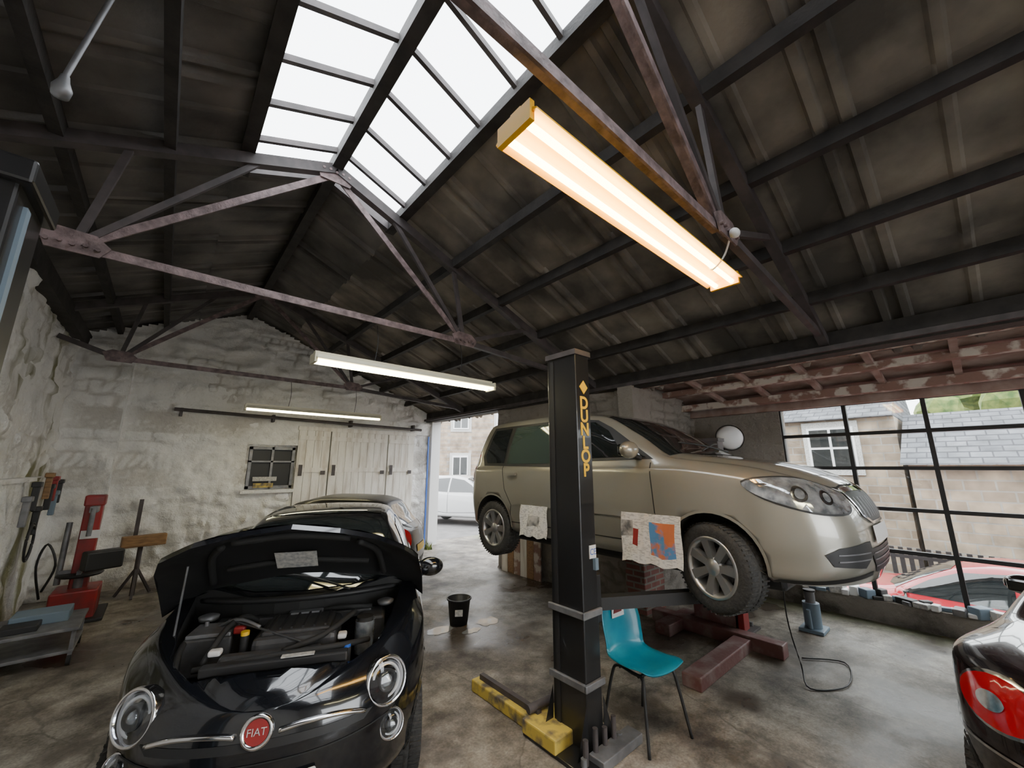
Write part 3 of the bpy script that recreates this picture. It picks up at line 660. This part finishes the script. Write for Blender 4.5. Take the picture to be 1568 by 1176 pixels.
for z in (.39,.43): C.seam([(-.88,z),(-.58,z)],.008,('d',35),M_grey,.01,False,True)
C.patch(rnd(0,.53,.52,.11,.1),'x+',M_wht,.015)
C.seam([(-.9,.3),(-.3,.24)],.03,('d',35),M_plk,.004,False,True)
C.patch([(-1.97,1.35),(-1.85,1.1),(-1.85,.8),(-2.0,.8)],'y-',M_redl,.006,mirror=True)
C.mirrors(.66,1.1,.84)
C.wheel((1.25,-.735,.255),.312,.2,-1,R(-17),7); C.wheel((1.25,.735,.255),.312,.2,1,R(-17),7)
for sd in (-1,1): C.wheel((-1.37,sd*.735,.255),.312,.2,sd,0,7)
C.t.tube([(1.02,-.3,1.13),(.95,.1,1.2),(.86,.42,1.22)],.008,M_plk,6); C.t.tube([(1.03,.25,1.13),(.98,-.2,1.18),(.9,-.5,1.2)],.008,M_plk,6)
C.t.b2((-1.7,-.5,.1),(1.6,.5,.24),M_plk,.03); C.t.cyl((.9,-.3,-.12),(.9,-.3,.15),.05,M_wht); C.t.cyl((1.25,-.65,.25),(1.25,.65,.25),.03,M_steelk); C.t.cyl((-1.37,-.65,.25),(-1.37,.65,.25),.05,M_steelk)
C.t.tube([(1.3,-.5,.2),(.5,-.1,.1),(-1,-.1,.1),(-1.9,.4,.2)],.03,M_grey)
C.done()
def paper(name,y0,y1,z0,z1,cols):
    b=MB(); n=10; vs=[];fs=[]
    for i in range(n+1):
        for j in range(7):
            yy=y0+(y1-y0)*i/n; zz=z0+(z1-z0)*j/6+.012*math.sin(i*1.7)*(1-j/6); vs.append((3.105+.012*math.sin(i*1.3+j)-.03*(1-j/6),yy,zz))
    for i in range(n):
        for j in range(6):
            b.add([vs[i*7+j],vs[(i+1)*7+j],vs[(i+1)*7+j+1],vs[i*7+j+1]],[[0,1,2,3]],cols(i,j),True)
    b.build(name)
paper('newspaper_sheet',1.56,2.1,1.08,1.47,lambda i,j: M_paperc if (1<=i<=4 and 1<=j<=4) else (M_red if i==7 and j in(2,3) else (M_paperb if 8<=i<=9 and 3<=j<=4 else M_paper)))
paper('newspaper_sheet',3.0,3.42,1.12,1.44,lambda i,j: M_paperb if 3<=i<=6 and 2<=j<=3 else M_paper)
# ------------------------------------------------------------ black city car, bonnet open
Pf=dict(xr=-1.775,xf=1.775,Lf=.75,Lr=.55,n=2.3,
 T=[(1.775,.78),(1.7,.85),(1.5,.92),(1.2,.975),(.98,1.01),(.6,1.24),(.25,1.42),(0,1.465),(-.4,1.485),(-.9,1.45),(-1.25,1.36),(-1.55,1.10),(-1.775,.90)],
 B=[(1.775,.66),(1.5,.77),(1.0,.9),(.6,.945),(0,.96),(-1,.98),(-1.5,.93),(-1.775,.8)],
 zb=[(1.775,.2),(-1.775,.25)], w=[(1.775,.78),(1.07,.81),(-1.2,.81),(-1.775,.78)], wr=[(1.775,.5),(1.2,.6),(.95,.66),(.3,.54),(-.9,.55),(-1.3,.53),(-1.775,.5)],
 gf=[(.2,-.06),(.35,0),(.55,.0),(.7,-.03),(.85,-.13),(1,-.15)], gr=[(.3,-.05),(.6,0),(1,-.08),(1.4,-.2)], axles=(1.07,-1.23),wz=.29,wc=.29)
C=Car('black_city_car',Pf,P_black,(1.21,3.97,0),math.atan2(-.914,-.407))
hoodp=[(1.6,0),(1.585,.2),(1.53,.38),(1.42,.5),(1.2,.58),(.95,.63),(.80,.66),(.84,.55),(.93,.35),(1.0,.15),(1.02,0),(1.0,-.15),(.93,-.35),(.84,-.55),(.80,-.66),(.95,-.63),(1.2,-.58),(1.42,-.5),(1.53,-.38),(1.585,-.2)]
hh=[(1.64,0),(1.63,.25),(1.58,.45),(1.47,.61),(1.25,.71),(1.0,.755),(.78,.775),(.80,.66),(.86,.5),(.95,.3),(1.0,.12)]
pp=hh+[(1.01,0)]+[(x,-y) for x,y in hh[:0:-1]]
hv,hf=C.pts(pp,'z',.004,False,.05)
hv2=[v-Vector((0,0,.035)) for v in hv]
def lift(v,th=R(50),px=.83,pz=1.0,up=.03):
    x=v.x-px;z=v.z-pz; return Vector((px+x*math.cos(th)-z*math.sin(th),v.y*1.03,pz+x*math.sin(th)+z*math.cos(th)+up))
b=MB(); b.add([lift(v) for v in hv],hf,P_black,True); b.add([lift(v) for v in hv2],hf,M_plk,True)
top=[lift(C.proj('z',x,y,.004)) for x,y in pp]; bot=[lift(C.proj('z',x,y,.004)-Vector((0,0,.035))) for x,y in pp]; n=len(pp)
b.add(top+bot,[[i,(i+1)%n,n+(i+1)%n,n+i] for i in range(n)],P_black,False)
def hp(x,y,dz=-.045): return lift(C.proj('z',x,y,0)+Vector((0,0,dz)))
b.tube([hp(1.5,-.35),hp(1.3,-.45),hp(1.0,-.5)],.02,M_blackr); b.tube([hp(1.5,.35),hp(1.3,.45),hp(1.0,.5)],.02,M_blackr); b.tube([hp(1.52,-.3),hp(1.54,0),hp(1.52,.3)],.02,M_blackr)
b.tube([hp(1.15,-.4),hp(1.2,0),hp(1.15,.4)],.018,M_blackr)
q=[hp(1.16,-.13,-.075),hp(1.16,.1,-.075),hp(1.33,.1,-.06),hp(1.33,-.13,-.06)]; b.add(q,[[0,1,2,3]],M_label)
b.cyl(hp(1.3,-.55),Vector((1.2,-.6,.9)),.006,M_grey,seg=6)
b.build('open_bonnet',C.g)
k=MB(); k.prism(hoodp[::-1],.5,1.3,Matrix.Identity(4),M_blackr); C.cut(k)
C.arches(.33,.24)
C.patch([(.93,0),(.9,.3),(.8,.6),(.74,.66),(.28,.5),(.24,.3),(.22,0),(.24,-.3),(.28,-.5),(.74,-.66),(.8,-.6),(.9,-.3)],'z',M_glassD,.005)
C.patch([(-.2,.46),(.1,.46),(.14,0),(.1,-.46),(-.2,-.46),(-.6,-.45),(-.6,.45)],'z',M_glassD,.004)
C.patch([(.52,1.0),(.3,1.2),(.1,1.33),(-.3,1.37),(-.3,1.0)],'y-',M_glassD,.005,mirror=True)
C.patch([(-.36,1.0),(-.36,1.37),(-.8,1.33),(-1.05,1.2),(-1.1,1.02)],'y-',M_glassD,.005,mirror=True)
C.seam([(.62,.92),(.66,.6),(.6,.35),(-.35,.35),(-.36,1.0)],.008,'y-',M_blackr,.002,False,True)
C.mirrors(.5,1.0,.8)
C.wheels(.29,.18,spokes=8)
t=C.t
def lamp(y,z,r,big=True,tilt=12):
    p=C.proj('x+',y,z,0); sd=1 if y>0 else -1
    n_=Vector((math.cos(R(28)),sd*math.sin(R(28)),math.tan(R(tilt)))).normalized(); F=Matrix.Translation(p-n_*.015)@frame(n_).to_4x4()
    t.lathe([(r*1.12,-.03),(r*1.14,.02),(r*1.06,.034),(r*.98,.026),(r*.93,.01),(r*.85,-.005),(.001,-.008)],F,M_chrome,36)
    t.lathe([(r*.8,.004),(r*.78,.016),(r*.68,.016),(r*.66,.002)],F,M_wht,32)
    t.lathe([(r*.5,0),(r*.5,.03),(r*.42,.04),(r*.36,.02),(.001,.018)],F,M_plk,28)
    t.lathe([(r*.3,.018),(r*.2,.04),(.001,.048)],F,M_lens,24)
    t.lathe([(r*1.0,.026),(r*.8,.05),(r*.4,.062),(.001,.066)],F,M_clear,32)
for sd in (1,-1): lamp(sd*.565,.70,.105); lamp(sd*.60,.49,.065)
pb=C.proj('x+',0,.655,.0); F=Matrix.Translation(pb)@frame(Vector((1,0,.25))).to_4x4()
t.lathe([(.068,0),(.068,.018),(.056,.024),(.052,.014),(.001,.014)],F,M_chrome,32); t.lathe([(.05,.016),(.001,.017)],F,M_red,32)
for sd in (1,-1):
    t.tube([C.proj('x+',sd*.09,.645,.012),C.proj('x+',sd*.2,.655,.014),C.proj('x+',sd*.34,.65,.014),C.proj('x+',sd*.46,.62,.01)],.011,M_chrome)
C.patch([(-.5,.62),(.5,.62),(.46,.585),(-.46,.585)],'x+',M_plk,.003)
C.seam([(-.62,.56),(-.3,.535),(.3,.535),(.62,.56)],.007,'x+',M_blackr,.003,True)
C.patch(rnd(0,.27,1.0,.13,.35),'x+',M_plk,.005); C.seam([(-.45,.36),(.45,.36)],.012,'x+',M_chrome,.008,False)
C.patch(rnd(0,.42,.52,.11,.1),'x+',M_wht,.014)
# engine bay contents
t.b2((.85,-.6,.48),(1.55,.6,.56),M_blackr)
t.box((1.2,.05,.82),(.36,.44,.18),M_eng,None,.03); t.box((1.2,.05,.915),(.28,.36,.03),M_eng,None,.012)
for k_ in range(6): t.box((1.2,-.1+.06*k_,.935),(.24,.012,.012),M_plk)
t.box((1.36,.05,.86),(.03,.3,.05),M_eng,None,.01); t.box((1.05,.05,.925),(.06,.2,.03),M_grey,None,.008)
t.box((1.15,-.42,.80),(.2,.24,.2),M_eng,None,.012); t.box((1.15,-.42,.91),(.19,.22,.02),M_grey,None,.005)
t.cyl((1.10,-.36,.92),(1.10,-.36,.945),.012,M_grey,seg=8); t.cyl((1.10,-.48,.92),(1.10,-.48,.945),.012,M_grey,seg=8)
t.cyl((1.30,-.22,.8),(1.30,-.22,.915),.022,M_plk); t.cyl((1.30,-.22,.915),(1.30,-.22,.935),.022,M_yellow); t.box((1.22,-.27,.92),(.04,.06,.04),M_red,None,.01)
t.cyl((1.42,.33,.72),(1.42,.33,.84),.03,M_eng); t.cyl((1.42,.33,.84),(1.42,.33,.855),.03,M_blue); t.cyl((1.2,.42,.72),(1.2,.42,.90),.06,M_lens); t.cyl((1.2,.42,.90),(1.2,.42,.92),.05,M_blackr)
t.box((1.05,.46,.82),(.2,.16,.16),M_eng,None,.02); t.box((1.0,0,.89),(.08,.9,.05),M_eng,None,.01); t.box((1.50,0,.83),(.06,.7,.05),M_plk,None,.01); t.box((1.515,.1,.862),(.035,.16,.006),M_label); t.box((1.41,-.05,.81),(.08,.5,.1),M_eng,None,.02); t.box((1.38,-.33,.87),(.05,.06,.03),M_wht,None,.01); t.box((1.33,.3,.87),(.06,.05,.03),M_wht,None,.01)
t.lathe([(.001,.0),(.05,.0),(.055,.02),(.03,.03),(.001,.03)],Matrix.Translation((1.02,-.5,.93)),M_grey,20); t.lathe([(.001,.0),(.05,.0),(.055,.02),(.03,.03),(.001,.03)],Matrix.Translation((1.02,.54,.93)),M_grey,20)
for ps in ([(1.05,.3,.87),(1.2,.35,.95),(1.38,.2,.9),(1.42,0,.85)],[(1.0,-.2,.87),(1.1,-.28,.95),(1.25,-.33,.94),(1.4,-.38,.82)],[(1.3,.45,.82),(1.45,.3,.86),(1.48,0,.86),(1.45,-.4,.82)],[(.98,.1,.9),(1.05,.25,.94),(1.02,.45,.92)],[(1.4,-.5,.8),(1.25,-.53,.88),(1.0,-.5,.9)]): t.tube(ps,.016,M_blackr)
t.tube([(1.05,-.5,.86),(1.2,-.3,.97),(1.3,-.15,.95)],.009,M_grey); t.tube([(1.1,-.36,.945),(1.2,-.3,.96),(1.32,-.1,.93),(1.4,.1,.88)],.007,M_eng)
t.tube([(.80,.62,.985),(.95,.35,1.0),(1.01,0,1.005),(.95,-.35,1.0),(.80,-.62,.985)],.02,M_plk)
C.t.tube([(.98,.3,1.03),(.85,.0,1.1),(.78,-.3,1.12)],.007,M_plk,6)
C.done()
c=bpy.data.curves.new('badge','FONT'); c.body='FIAT'; c.size=.042; c.align_x='CENTER'; c.align_y='CENTER'; c.extrude=.001; c.materials.append(M_chrome); o=bpy.data.objects.new('badge_text',c); bpy.context.collection.objects.link(o); o.parent=C.g
o.matrix_local=Matrix.Translation(pb)@frame(Vector((1,0,.25))).to_4x4()@Matrix.Translation((0,0,.02))
# ------------------------------------------------------------ generic cars
def generic(name,pt,loc,rz_,sc=1.0,hz=1.0,suv=False,lights=True,notch=False):
    P=dict(xr=-1.9*sc,xf=1.9*sc,Lf=.6,Lr=.5,n=2.4,
     T=[(1.9,.72),(1.75,.83),(1.3,.93),(.9,.98),(.5,1.2),(.1,1.38),(-.3,1.45),(-1.0,1.43),(-1.4,1.34),(-1.7,1.1),(-1.9,.95)],
     B=[(1.9,.62),(1.5,.76),(.9,.86),(0,.9),(-1.2,.95),(-1.9,.88)],zb=[(1.9,.22),(-1.9,.26)],w=[(1.9,.8),(1.2,.84),(-1.2,.84),(-1.9,.8)],wr=[(1.9,.5),(.9,.66),(.2,.56),(-1.2,.56),(-1.9,.54)],
     gf=[(.2,-.05),(.4,0),(.6,-.02),(.8,-.12)],gr=[(.25,-.05),(.55,0),(.9,-.06),(1.4,-.2)],axles=(1.18*sc,-1.22*sc),wz=.31,wc=.31)
    if notch: P['T']=[(1.9,.72),(1.75,.83),(1.3,.93),(.9,.98),(.5,1.2),(.1,1.36),(-.2,1.4),(-.5,1.32),(-.9,1.08),(-1.2,1.05),(-1.7,1.0),(-1.9,.94)]
    for q in ('T','B','zb','w','wr'): P[q]=[(a*sc,v*(hz if q in('T','B') else 1)) for a,v in P[q]]
    C=Car(name,P,pt,loc,rz_); C.arches(.34,.24); h=hz
    def S(l): return [(a*sc,z*h) for a,z in l]
    C.patch(S([(.68,.95),(.4,1.15),(.1,1.3),(-.35,1.3 if notch else 1.36),(-.35,.95)]),'y-',M_glassD,.005,mirror=True)
    if not notch:
        C.patch(S([(-.41,.95),(-.41,1.36),(-1.0,1.33),(-1.05,.98)]),'y-',M_glassD,.005,mirror=True)
        C.patch(S([(-1.1,1.0),(-1.06,1.32),(-1.3,1.25),(-1.5,1.05)]),'y-',M_glassD,.005,mirror=True)
        C.patch(S([(-.5/sc,1.02),(.5/sc,1.02),(.42/sc,1.3),(-.42/sc,1.3)]),'x-',M_glassD,.006)
    C.patch([(a*sc,b_) for a,b_ in [(.9,0),(.86,.4),(.76,.64),(.18,.5),(.12,0),(.18,-.5),(.76,-.64),(.86,-.4)]],'z',M_glassD,.005)
    C.seam(S([(.78,.88),(.8,.4),(-.38,.36),(-.38,.95)]),.01,'y-',M_blackr,.003,False,True)
    C.seam(S([(-.38,.36),(-.95,.4),(-1.08,.7),(-1.1,1.0)]),.01,'y-',M_blackr,.003,False,True)
    C.patch([(-.2,.76*h),(-.4,.78*h),(-.66,.68*h),(-.6,.6*h),(-.32,.64*h)],('d',35),M_lens,.006,True,mirror=True)
    if lights: C.patch([(.2,.98*h),(.36,1.0*h),(.56,.9*h),(.54,.72*h),(.26,.74*h)],('d',145),M_redl,.007,True,mirror=True)
    C.patch(rnd(0,.42,1.1,.2,.3),'x+',M_plk,.006); C.patch(rnd(0,.65*h,.5,.1,.1),'x-',M_yellow,.01); C.patch(rnd(0,.38,1.2,.16,.3),'x-',M_plk,.006)
    C.mirrors(.66*sc,.94*h,.83)
    C.wheels(.31,.2,spokes=5)
    return C
generic('black_hatchback',P_hatch,(2.0,7.05,0),R(180-40),.88,.98).done()
C=generic('dark_car',P_dark,(4.45,-.87,0),R(-14),.9,.97,lights=False,notch=True)
def el(cx,cz,a,b_): return [(cx+a*math.cos(2*math.pi*i/24),cz+b_*math.sin(2*math.pi*i/24)) for i in range(24)]
C.patch(el(.25,.77,.19,.12),('d',150),M_chrome,.010); C.patch(el(.25,.77,.175,.105),('d',150),M_redl,.016); C.patch(el(.23,.77,.06,.04),('d',150),M_lens,.02)
C.patch(el(-.25,.77,.19,.12),('d',-150),M_redl,.016)
C.seam([(-.6,.56),(.7,.56)],.012,('d',150),M_chrome,.008,False)
C.done()
generic('white_suv',P_whitec,(8.1,11.6,0),R(-60),1.0,1.1).done()
generic('red_car',P_redc,(8.3,15.5,0),R(-80),1.0,1.0).done()
generic('red_car',P_redc,(9.2,.2,-.9),R(85),1.05,1.0).done(); generic('red_car',P_redc,(9.4,-4.4,-.9),R(88),1.05,1.0).done()
# ------------------------------------------------------------ chair
g=grp('plastic_chair',(2.88,1.84,0),math.atan2(-.95,-.2)); b=MB()
prof=[(.2,.425,.17),(.215,.445,.19),(.16,.45,.2),(.05,.432,.205),(-.08,.425,.2),(-.15,.44,.195),(-.195,.49,.19),(-.215,.56,.19),(-.235,.66,.195),(-.26,.76,.18),(-.27,.80,.15),(-.272,.815,.10)]
pv=cr([Vector(p) for p in prof],False,4); nw=14; vs=[]
for i,p in enumerate(pv):
    for j in range(nw+1):
        u=-1+2*j/nw; s=i/len(pv); c=.035*abs(u)**2.5
        back=sstep(.4,.6,s); vs.append((p.x+c*back*1.3,u*p.z,p.y+c*(1-back)))
fs=[[i*(nw+1)+j,i*(nw+1)+j+1,(i+1)*(nw+1)+j+1,(i+1)*(nw+1)+j] for i in range(len(pv)-1) for j in range(nw)]
b.add(vs,fs,M_teal,True); o=b.build('seat_shell',g); md=o.modifiers.new('s','SOLIDIFY'); md.thickness=.006
b=MB()
for sd in (-1,1):
    b.tube([(.22,sd*.21,0),(.17,sd*.17,.3),(.14,sd*.15,.41),(.05,sd*.15,.415),(-.1,sd*.15,.41),(-.15,sd*.165,.33),(-.22,sd*.2,0)],.011,M_plk,8)
b.cyl((.1,-.15,.41),(.1,.15,.41),.01,M_plk,seg=8); b.cyl((-.08,-.15,.405),(-.08,.15,.405),.01,M_plk,seg=8); b.build('legs',g)
b=MB(); b.prism([(-.07,-.06),(.06,-.05),(.075,.05),(-.05,.065)],-.001,.001,Matrix.Translation((-.235,0,.73))@frame(Vector((1,0,.2))).to_4x4(),M_wht); b.prism([(-.05,-.03),(.04,-.02),(.05,.03),(-.03,.02)],.001,.003,Matrix.Translation((-.235,0,.73))@frame(Vector((1,0,.2))).to_4x4(),M_red); b.build('sticker',g)
# bucket
b=MB(); b.lathe([(.001,.01),(.1,.01),(.105,0),(.135,.27),(.15,.275),(.15,.29),(.138,.29),(.11,.03),(.001,.03)],Matrix.Translation((2.95,4.38,0)),M_plk,32); b.tube([(2.95-.145,4.38,.28),(2.93,4.26,.2),(2.95+.145,4.38,.28)],.004,M_grey,6); b.box((2.87,4.26,.16),(.09,.004,.07),M_label,R(-35)); b.build('bucket')
b=MB(); 
def blob(cx,cy,rx,ry,sd):
    pts=[(cx+rx*math.cos(a)*(1+.3*noise.noise(Vector((math.cos(a)*1.5+sd,math.sin(a)*1.5,sd)))),cy+ry*math.sin(a)*(1+.5*noise.noise(Vector((math.cos(a)*2,math.sin(a)*2+sd,1))))) for a in [2*math.pi*i/40 for i in range(40)]]
    b.prism(pts,.001,.003,Matrix.Identity(4),M_water)
blob(2.68,4.35,.16,.1,1); blob(3.27,4.2,.16,.12,4); blob(2.95,4.1,.12,.06,9); b.build('puddle')
b=MB(); b.tube([(4.6,1.35,1.0),(4.55,1.35,.5),(4.6,1.3,.1),(4.4,1.2,.012),(4.7,1.0,.012),(5.2,1.1,.012),(5.0,1.4,.012)],.006,M_plk,6); b.build('air_hose')
b=MB(); X,Y=5.95,1.5; b.b2((X-.14,Y-.12,0),(X+.14,Y+.12,.04),M_bluegrey,.01); b.cyl((X,Y,.04),(X,Y,.3),.085,M_bluegrey); b.cyl((X,Y,.3),(X,Y,.42),.05,M_grey); b.cyl((X,Y,.42),(X,Y,.44),.06,M_plk); b.cyl((X-.12,Y,.05),(X-.14,Y,.25),.02,M_bluegrey); b.build('bottle_jack')
b=MB(); F=Matrix.Translation((6.45,2.35,2.3))@frame(Vector((-.8,-.5,.1))).to_4x4()
b.lathe([(.001,.06),(.08,.055),(.16,.02),(.19,-.05),(.18,-.14),(.08,-.2),(.001,-.2)],F,M_wht,28); b.lathe([(.192,-.02),(.2,-.05),(.192,-.09)],F,M_plk,28); b.beam((6.5,2.4,2.2),(6.6,2.9,1.9),.05,.05,M_plk); b.b2((6.5,2.8,1.5),(6.7,3.0,2.2),M_plk,.01); b.build('extractor_fan')
b=MB()
for i in range(46):
    y=WY1-.1-i*.065+random.uniform(-.03,.03); s_=random.uniform(.05,.17); b.box((WX-.02+random.uniform(-.04,.1),y,WZ0+s_*.35),(random.uniform(.06,.14),random.uniform(.06,.18),s_*.7),random.choice((M_wht,M_wht,M_label,M_grey,M_bluegrey,M_plk)),random.uniform(0,3),.01)
b.build('sill_clutter')
b=MB()
for k in range(6): b.box((XR-.09,5.9-.17*k,.5),(.025,.16,1.0),(M_wdoor,M_wood,M_peel)[k%3])
b.build('leaning_boards')
# ------------------------------------------------------------ left equipment
g=grp('tyre_machine',(-.62,7.7,0)); b=MB()
b.box((0,0,.18),(.42,.5,.36),M_red,None,.02); b.box((0,0,.02),(.6,.7,.04),M_plk,None,.01)
b.box((0,.05,.85),(.17,.18,1.1),M_red,None,.015); b.box((0,.05,1.42),(.2,.2,.14),M_red,None,.02); b.box((.02,-.1,1.32),(.08,.3,.08),M_grey,None,.01); b.cyl((.02,-.25,1.0),(.02,-.25,1.34),.025,M_grey)
b.box((.02,-.06,1.0),(.18,.02,.1),M_wht); b.cyl((0,0,.36),(0,0,.5),.06,M_grey); b.lathe([(.05,.5),(.2,.5),(.22,.52),(.2,.54),(.05,.54)],Matrix.Identity(4),M_plk,24)
for k_ in range(4):
    a=k_*math.pi/2; b.box((.12*math.cos(a),.12*math.sin(a),.56),(.14,.04,.04),M_grey,a)
b.box((.2,-.35,.72),(.35,.2,.22),M_plk,R(20),.02); b.tube([(-.3,-.1,.3),(-.36,-.25,.7),(-.3,-.3,.95),(-.2,-.3,.7),(-.28,-.2,.4)],.012,M_plk)
b.cyl((-.2,.1,.4),(-.2,.1,1.15),.03,M_grey); b.build('machine_body',g)
b=MB(); 
for k_,(yy,zz,m_) in enumerate(((7.0,1.35,M_grey),(7.3,1.5,M_plk),(7.9,1.6,M_wood),(8.1,1.45,M_plk),(8.3,1.55,M_red),(8.5,1.35,M_bluegrey),(7.6,1.2,M_plk),(8.7,1.5,M_plk))):
    b.box((XL+.2,yy,zz),(.06,.05,.3),m_,None,.01); b.box((XL+.2,yy,zz+.15),(.08,.12,.06),m_,None,.01)
pts=[(XL+.22,7.45+.17*math.cos(a),1.0+.2*math.sin(a)) for a in [2*math.pi*i/14 for i in range(14)]]; b.tube(pts,.012,M_plk,6,True,True); b.tube([(x_,y_+.02,z_-.03) for x_,y_,z_ in pts],.012,M_plk,6,True,True)
b.build('hanging_tools')
g=grp('steel_trolley',(-.72,6.3,0)); b=MB()
b.box((0,0,.32),(.62,.7,.03),M_grey,None,.006); b.box((0,0,.12),(.6,.66,.03),M_grey,None,.006)
for sx in (-1,1):
    for sy in (-1,1):
        b.box((sx*.28,sy*.31,.2),(.03,.03,.26),M_grey); b.cyl((sx*.28-.015,sy*.31,.045),(sx*.28+.015,sy*.31,.045),.045,M_blackr)
b.box((0,.1,.38),(.4,.3,.1),M_bluegrey,None,.01); b.box((-.1,-.15,.36),(.25,.2,.06),M_plk,None,.01); b.build('trolley_frame',g)
g=grp('axle_stand',(-.1,8.35,0)); b=MB()
b.cyl((0,0,.02),(0,0,.7),.03,M_steelk); 
for a in (30,150,270): b.beam((0,0,.4),(.22*math.cos(R(a)),.22*math.sin(R(a)),.015),.03,.03,M_steelk)
b.box((.03,-.05,.78),(.5,.12,.16),M_wood,R(10),.01); b.box((-.08,0,1.1),(.05,.03,.55),M_steelk); b.build('stand',g)
# ------------------------------------------------------------ outdoors
b=MB(); b.b2((7.15,-40,-1.1),(45,5.2,-.9),M_asph); b.build('street_ground')
b=MB(); b.b2((XR+.3,3.4,-.2),(45,45,-.01),M_asph); b.b2((-20,YB+.3,-.2),(XR+.3,45,-.01),M_asph); b.b2((-15,-30,-.2),(7.1,YF,-.01),M_asph); b.build('yard_ground')
b=MB(); x=13.5
b.b2((x,1.1,-.9),(x+6,12,3.15),M_stoneO); b.prism([(x-.3,3.1),(x+6.3,3.1),(x+3,4.7)],-12.2,-1.1,Matrix(((1,0,0,0),(0,0,-1,0),(0,1,0,0),(0,0,0,1))),M_slate)
def sash(b,xx,y0,y1,z0,z1):
    b.b2((xx-.08,y0-.1,z0-.15),(xx,y1+.1,z1+.15),M_label); b.b2((xx-.1,y0,z0),(xx-.05,y1,z1),M_wht); ym=(y0+y1)/2; zm=(z0+z1)/2
    for a,c in ((y0+.06,ym-.03),(ym+.03,y1-.06)):
        for d,e in ((z0+.06,zm-.03),(zm+.03,z1-.06)): b.b2((xx-.12,a,d),(xx-.1,c,e),M_glassD)
sash(b,x,1.9,2.9,1.8,2.9); sash(b,x,5,6,1.8,2.9)
b.build('stone_house')
b=MB(); x=12.0
b.b2((x,-16,-.9),(x+5,.9,1.95),M_stoneO); b.prism([(x-.3,1.9),(x+5,1.9),(x+5,3.1),(x+2.6,3.2)],-1.0,16.2,Matrix(((1,0,0,0),(0,0,-1,0),(0,1,0,0),(0,0,0,1))),M_slate); sash(b,x,-6,-5,.5,1.5)
b.build('stone_cottage')
b=MB()
for k in range(22): b.box((11.3,-1.4+.13*k,-.3),(.03,.07,1.2),M_plk)
b.b2((11.28,-1.5,.1),(11.32,1.5,.16),M_plk); b.b2((11.28,-1.5,-.4),(11.32,1.5,-.34),M_plk); b.build('picket_fence')
def tree(name,x,y,z0,h,r,m,n=70):
    b=MB(); b.cyl((x,y,z0),(x,y,z0+h*.6),.2,M_wood,.1)
    for i in range(n):
        d=Vector((random.gauss(0,1),random.gauss(0,1),random.gauss(0,.8)))*r*.45; q=random.uniform(.25,.5)*r*.5
        bm=bmesh.new(); bmesh.ops.create_icosphere(bm,subdivisions=2,radius=q)
        for v in bm.verts: v.co*=1+.35*noise.noise(v.co*4+d)
        b.add([v.co+Vector((x,y,z0+h))+d for v in bm.verts],[[v.index for v in f.verts] for f in bm.faces],m,False); bm.free()
    b.build(name)
tree('garden_tree',24,-3,-.9,5.6,3.4,M_leaf,110); tree('garden_tree',12,36,0,5,4,M_hedge); 
b=MB(); g=grp('terraced_house',(13.5,18.5,0),R(-38)); b.b2((-2.2,0,0),(10,6,7),M_stoneO); b.prism([(-2.5,7),(10.3,7),(10.3,9),(-2.5,9)],-6,0,Matrix(((1,0,0,0),(0,0,-1,0),(0,1,0,0),(0,0,0,1))),M_slate)
for xx in (-1,1.5,4):
    for zz in (.9,4):
        b.b2((xx-.6,-.05,zz-.15),(xx+.6,0,zz+1.75),M_label); b.b2((xx-.45,-.1,zz),(xx+.45,-.04,zz+1.6),M_wht); b.b2((xx-.38,-.12,zz+.08),(xx-.03,-.1,zz+1.5),M_glassD); b.b2((xx+.03,-.12,zz+.08),(xx+.38,-.1,zz+1.5),M_glassD)
b.build('walls_and_roof',g)
b=MB(); b.b2((5,24,0),(12,27,4),M_stoneO); b.prism([(4.7,4),(12.3,4),(12.3,5.8),(4.7,5.8)],-27,-24,Matrix(((1,0,0,0),(0,0,-1,0),(0,1,0,0),(0,0,0,1))),M_slate); b.build('stone_house')
b=MB()
for i in range(40):
    a=random.uniform(0,6.28); l=random.uniform(.1,.24); x_=4.86+random.uniform(-.05,.05); y_=8.55+random.uniform(-.1,.1)
    b.add([(x_,y_,0),(x_+.03*math.cos(a+1.5),y_+.03*math.sin(a+1.5),0),(x_+l*.4*math.cos(a),y_+l*.6*math.sin(a),l)],[[0,1,2]],M_leaf)
b.build('weeds')
# ------------------------------------------------------------ world, camera
w=bpy.data.worlds.new('sky'); bpy.context.scene.world=w; w.use_nodes=True; bg=w.node_tree.nodes['Background']; bg.inputs[0].default_value=(.93,.97,1,1); bg.inputs[1].default_value=8.5
cam=bpy.data.cameras.new('camera'); co=bpy.data.objects.new('camera',cam); bpy.context.collection.objects.link(co)
co.location=(0,0,1.85); co.rotation_euler=(R(90+12),0,R(-41)); cam.sensor_width=36; cam.lens=600/1568*36; cam.clip_start=.05; cam.clip_end=200
bpy.context.scene.camera=co
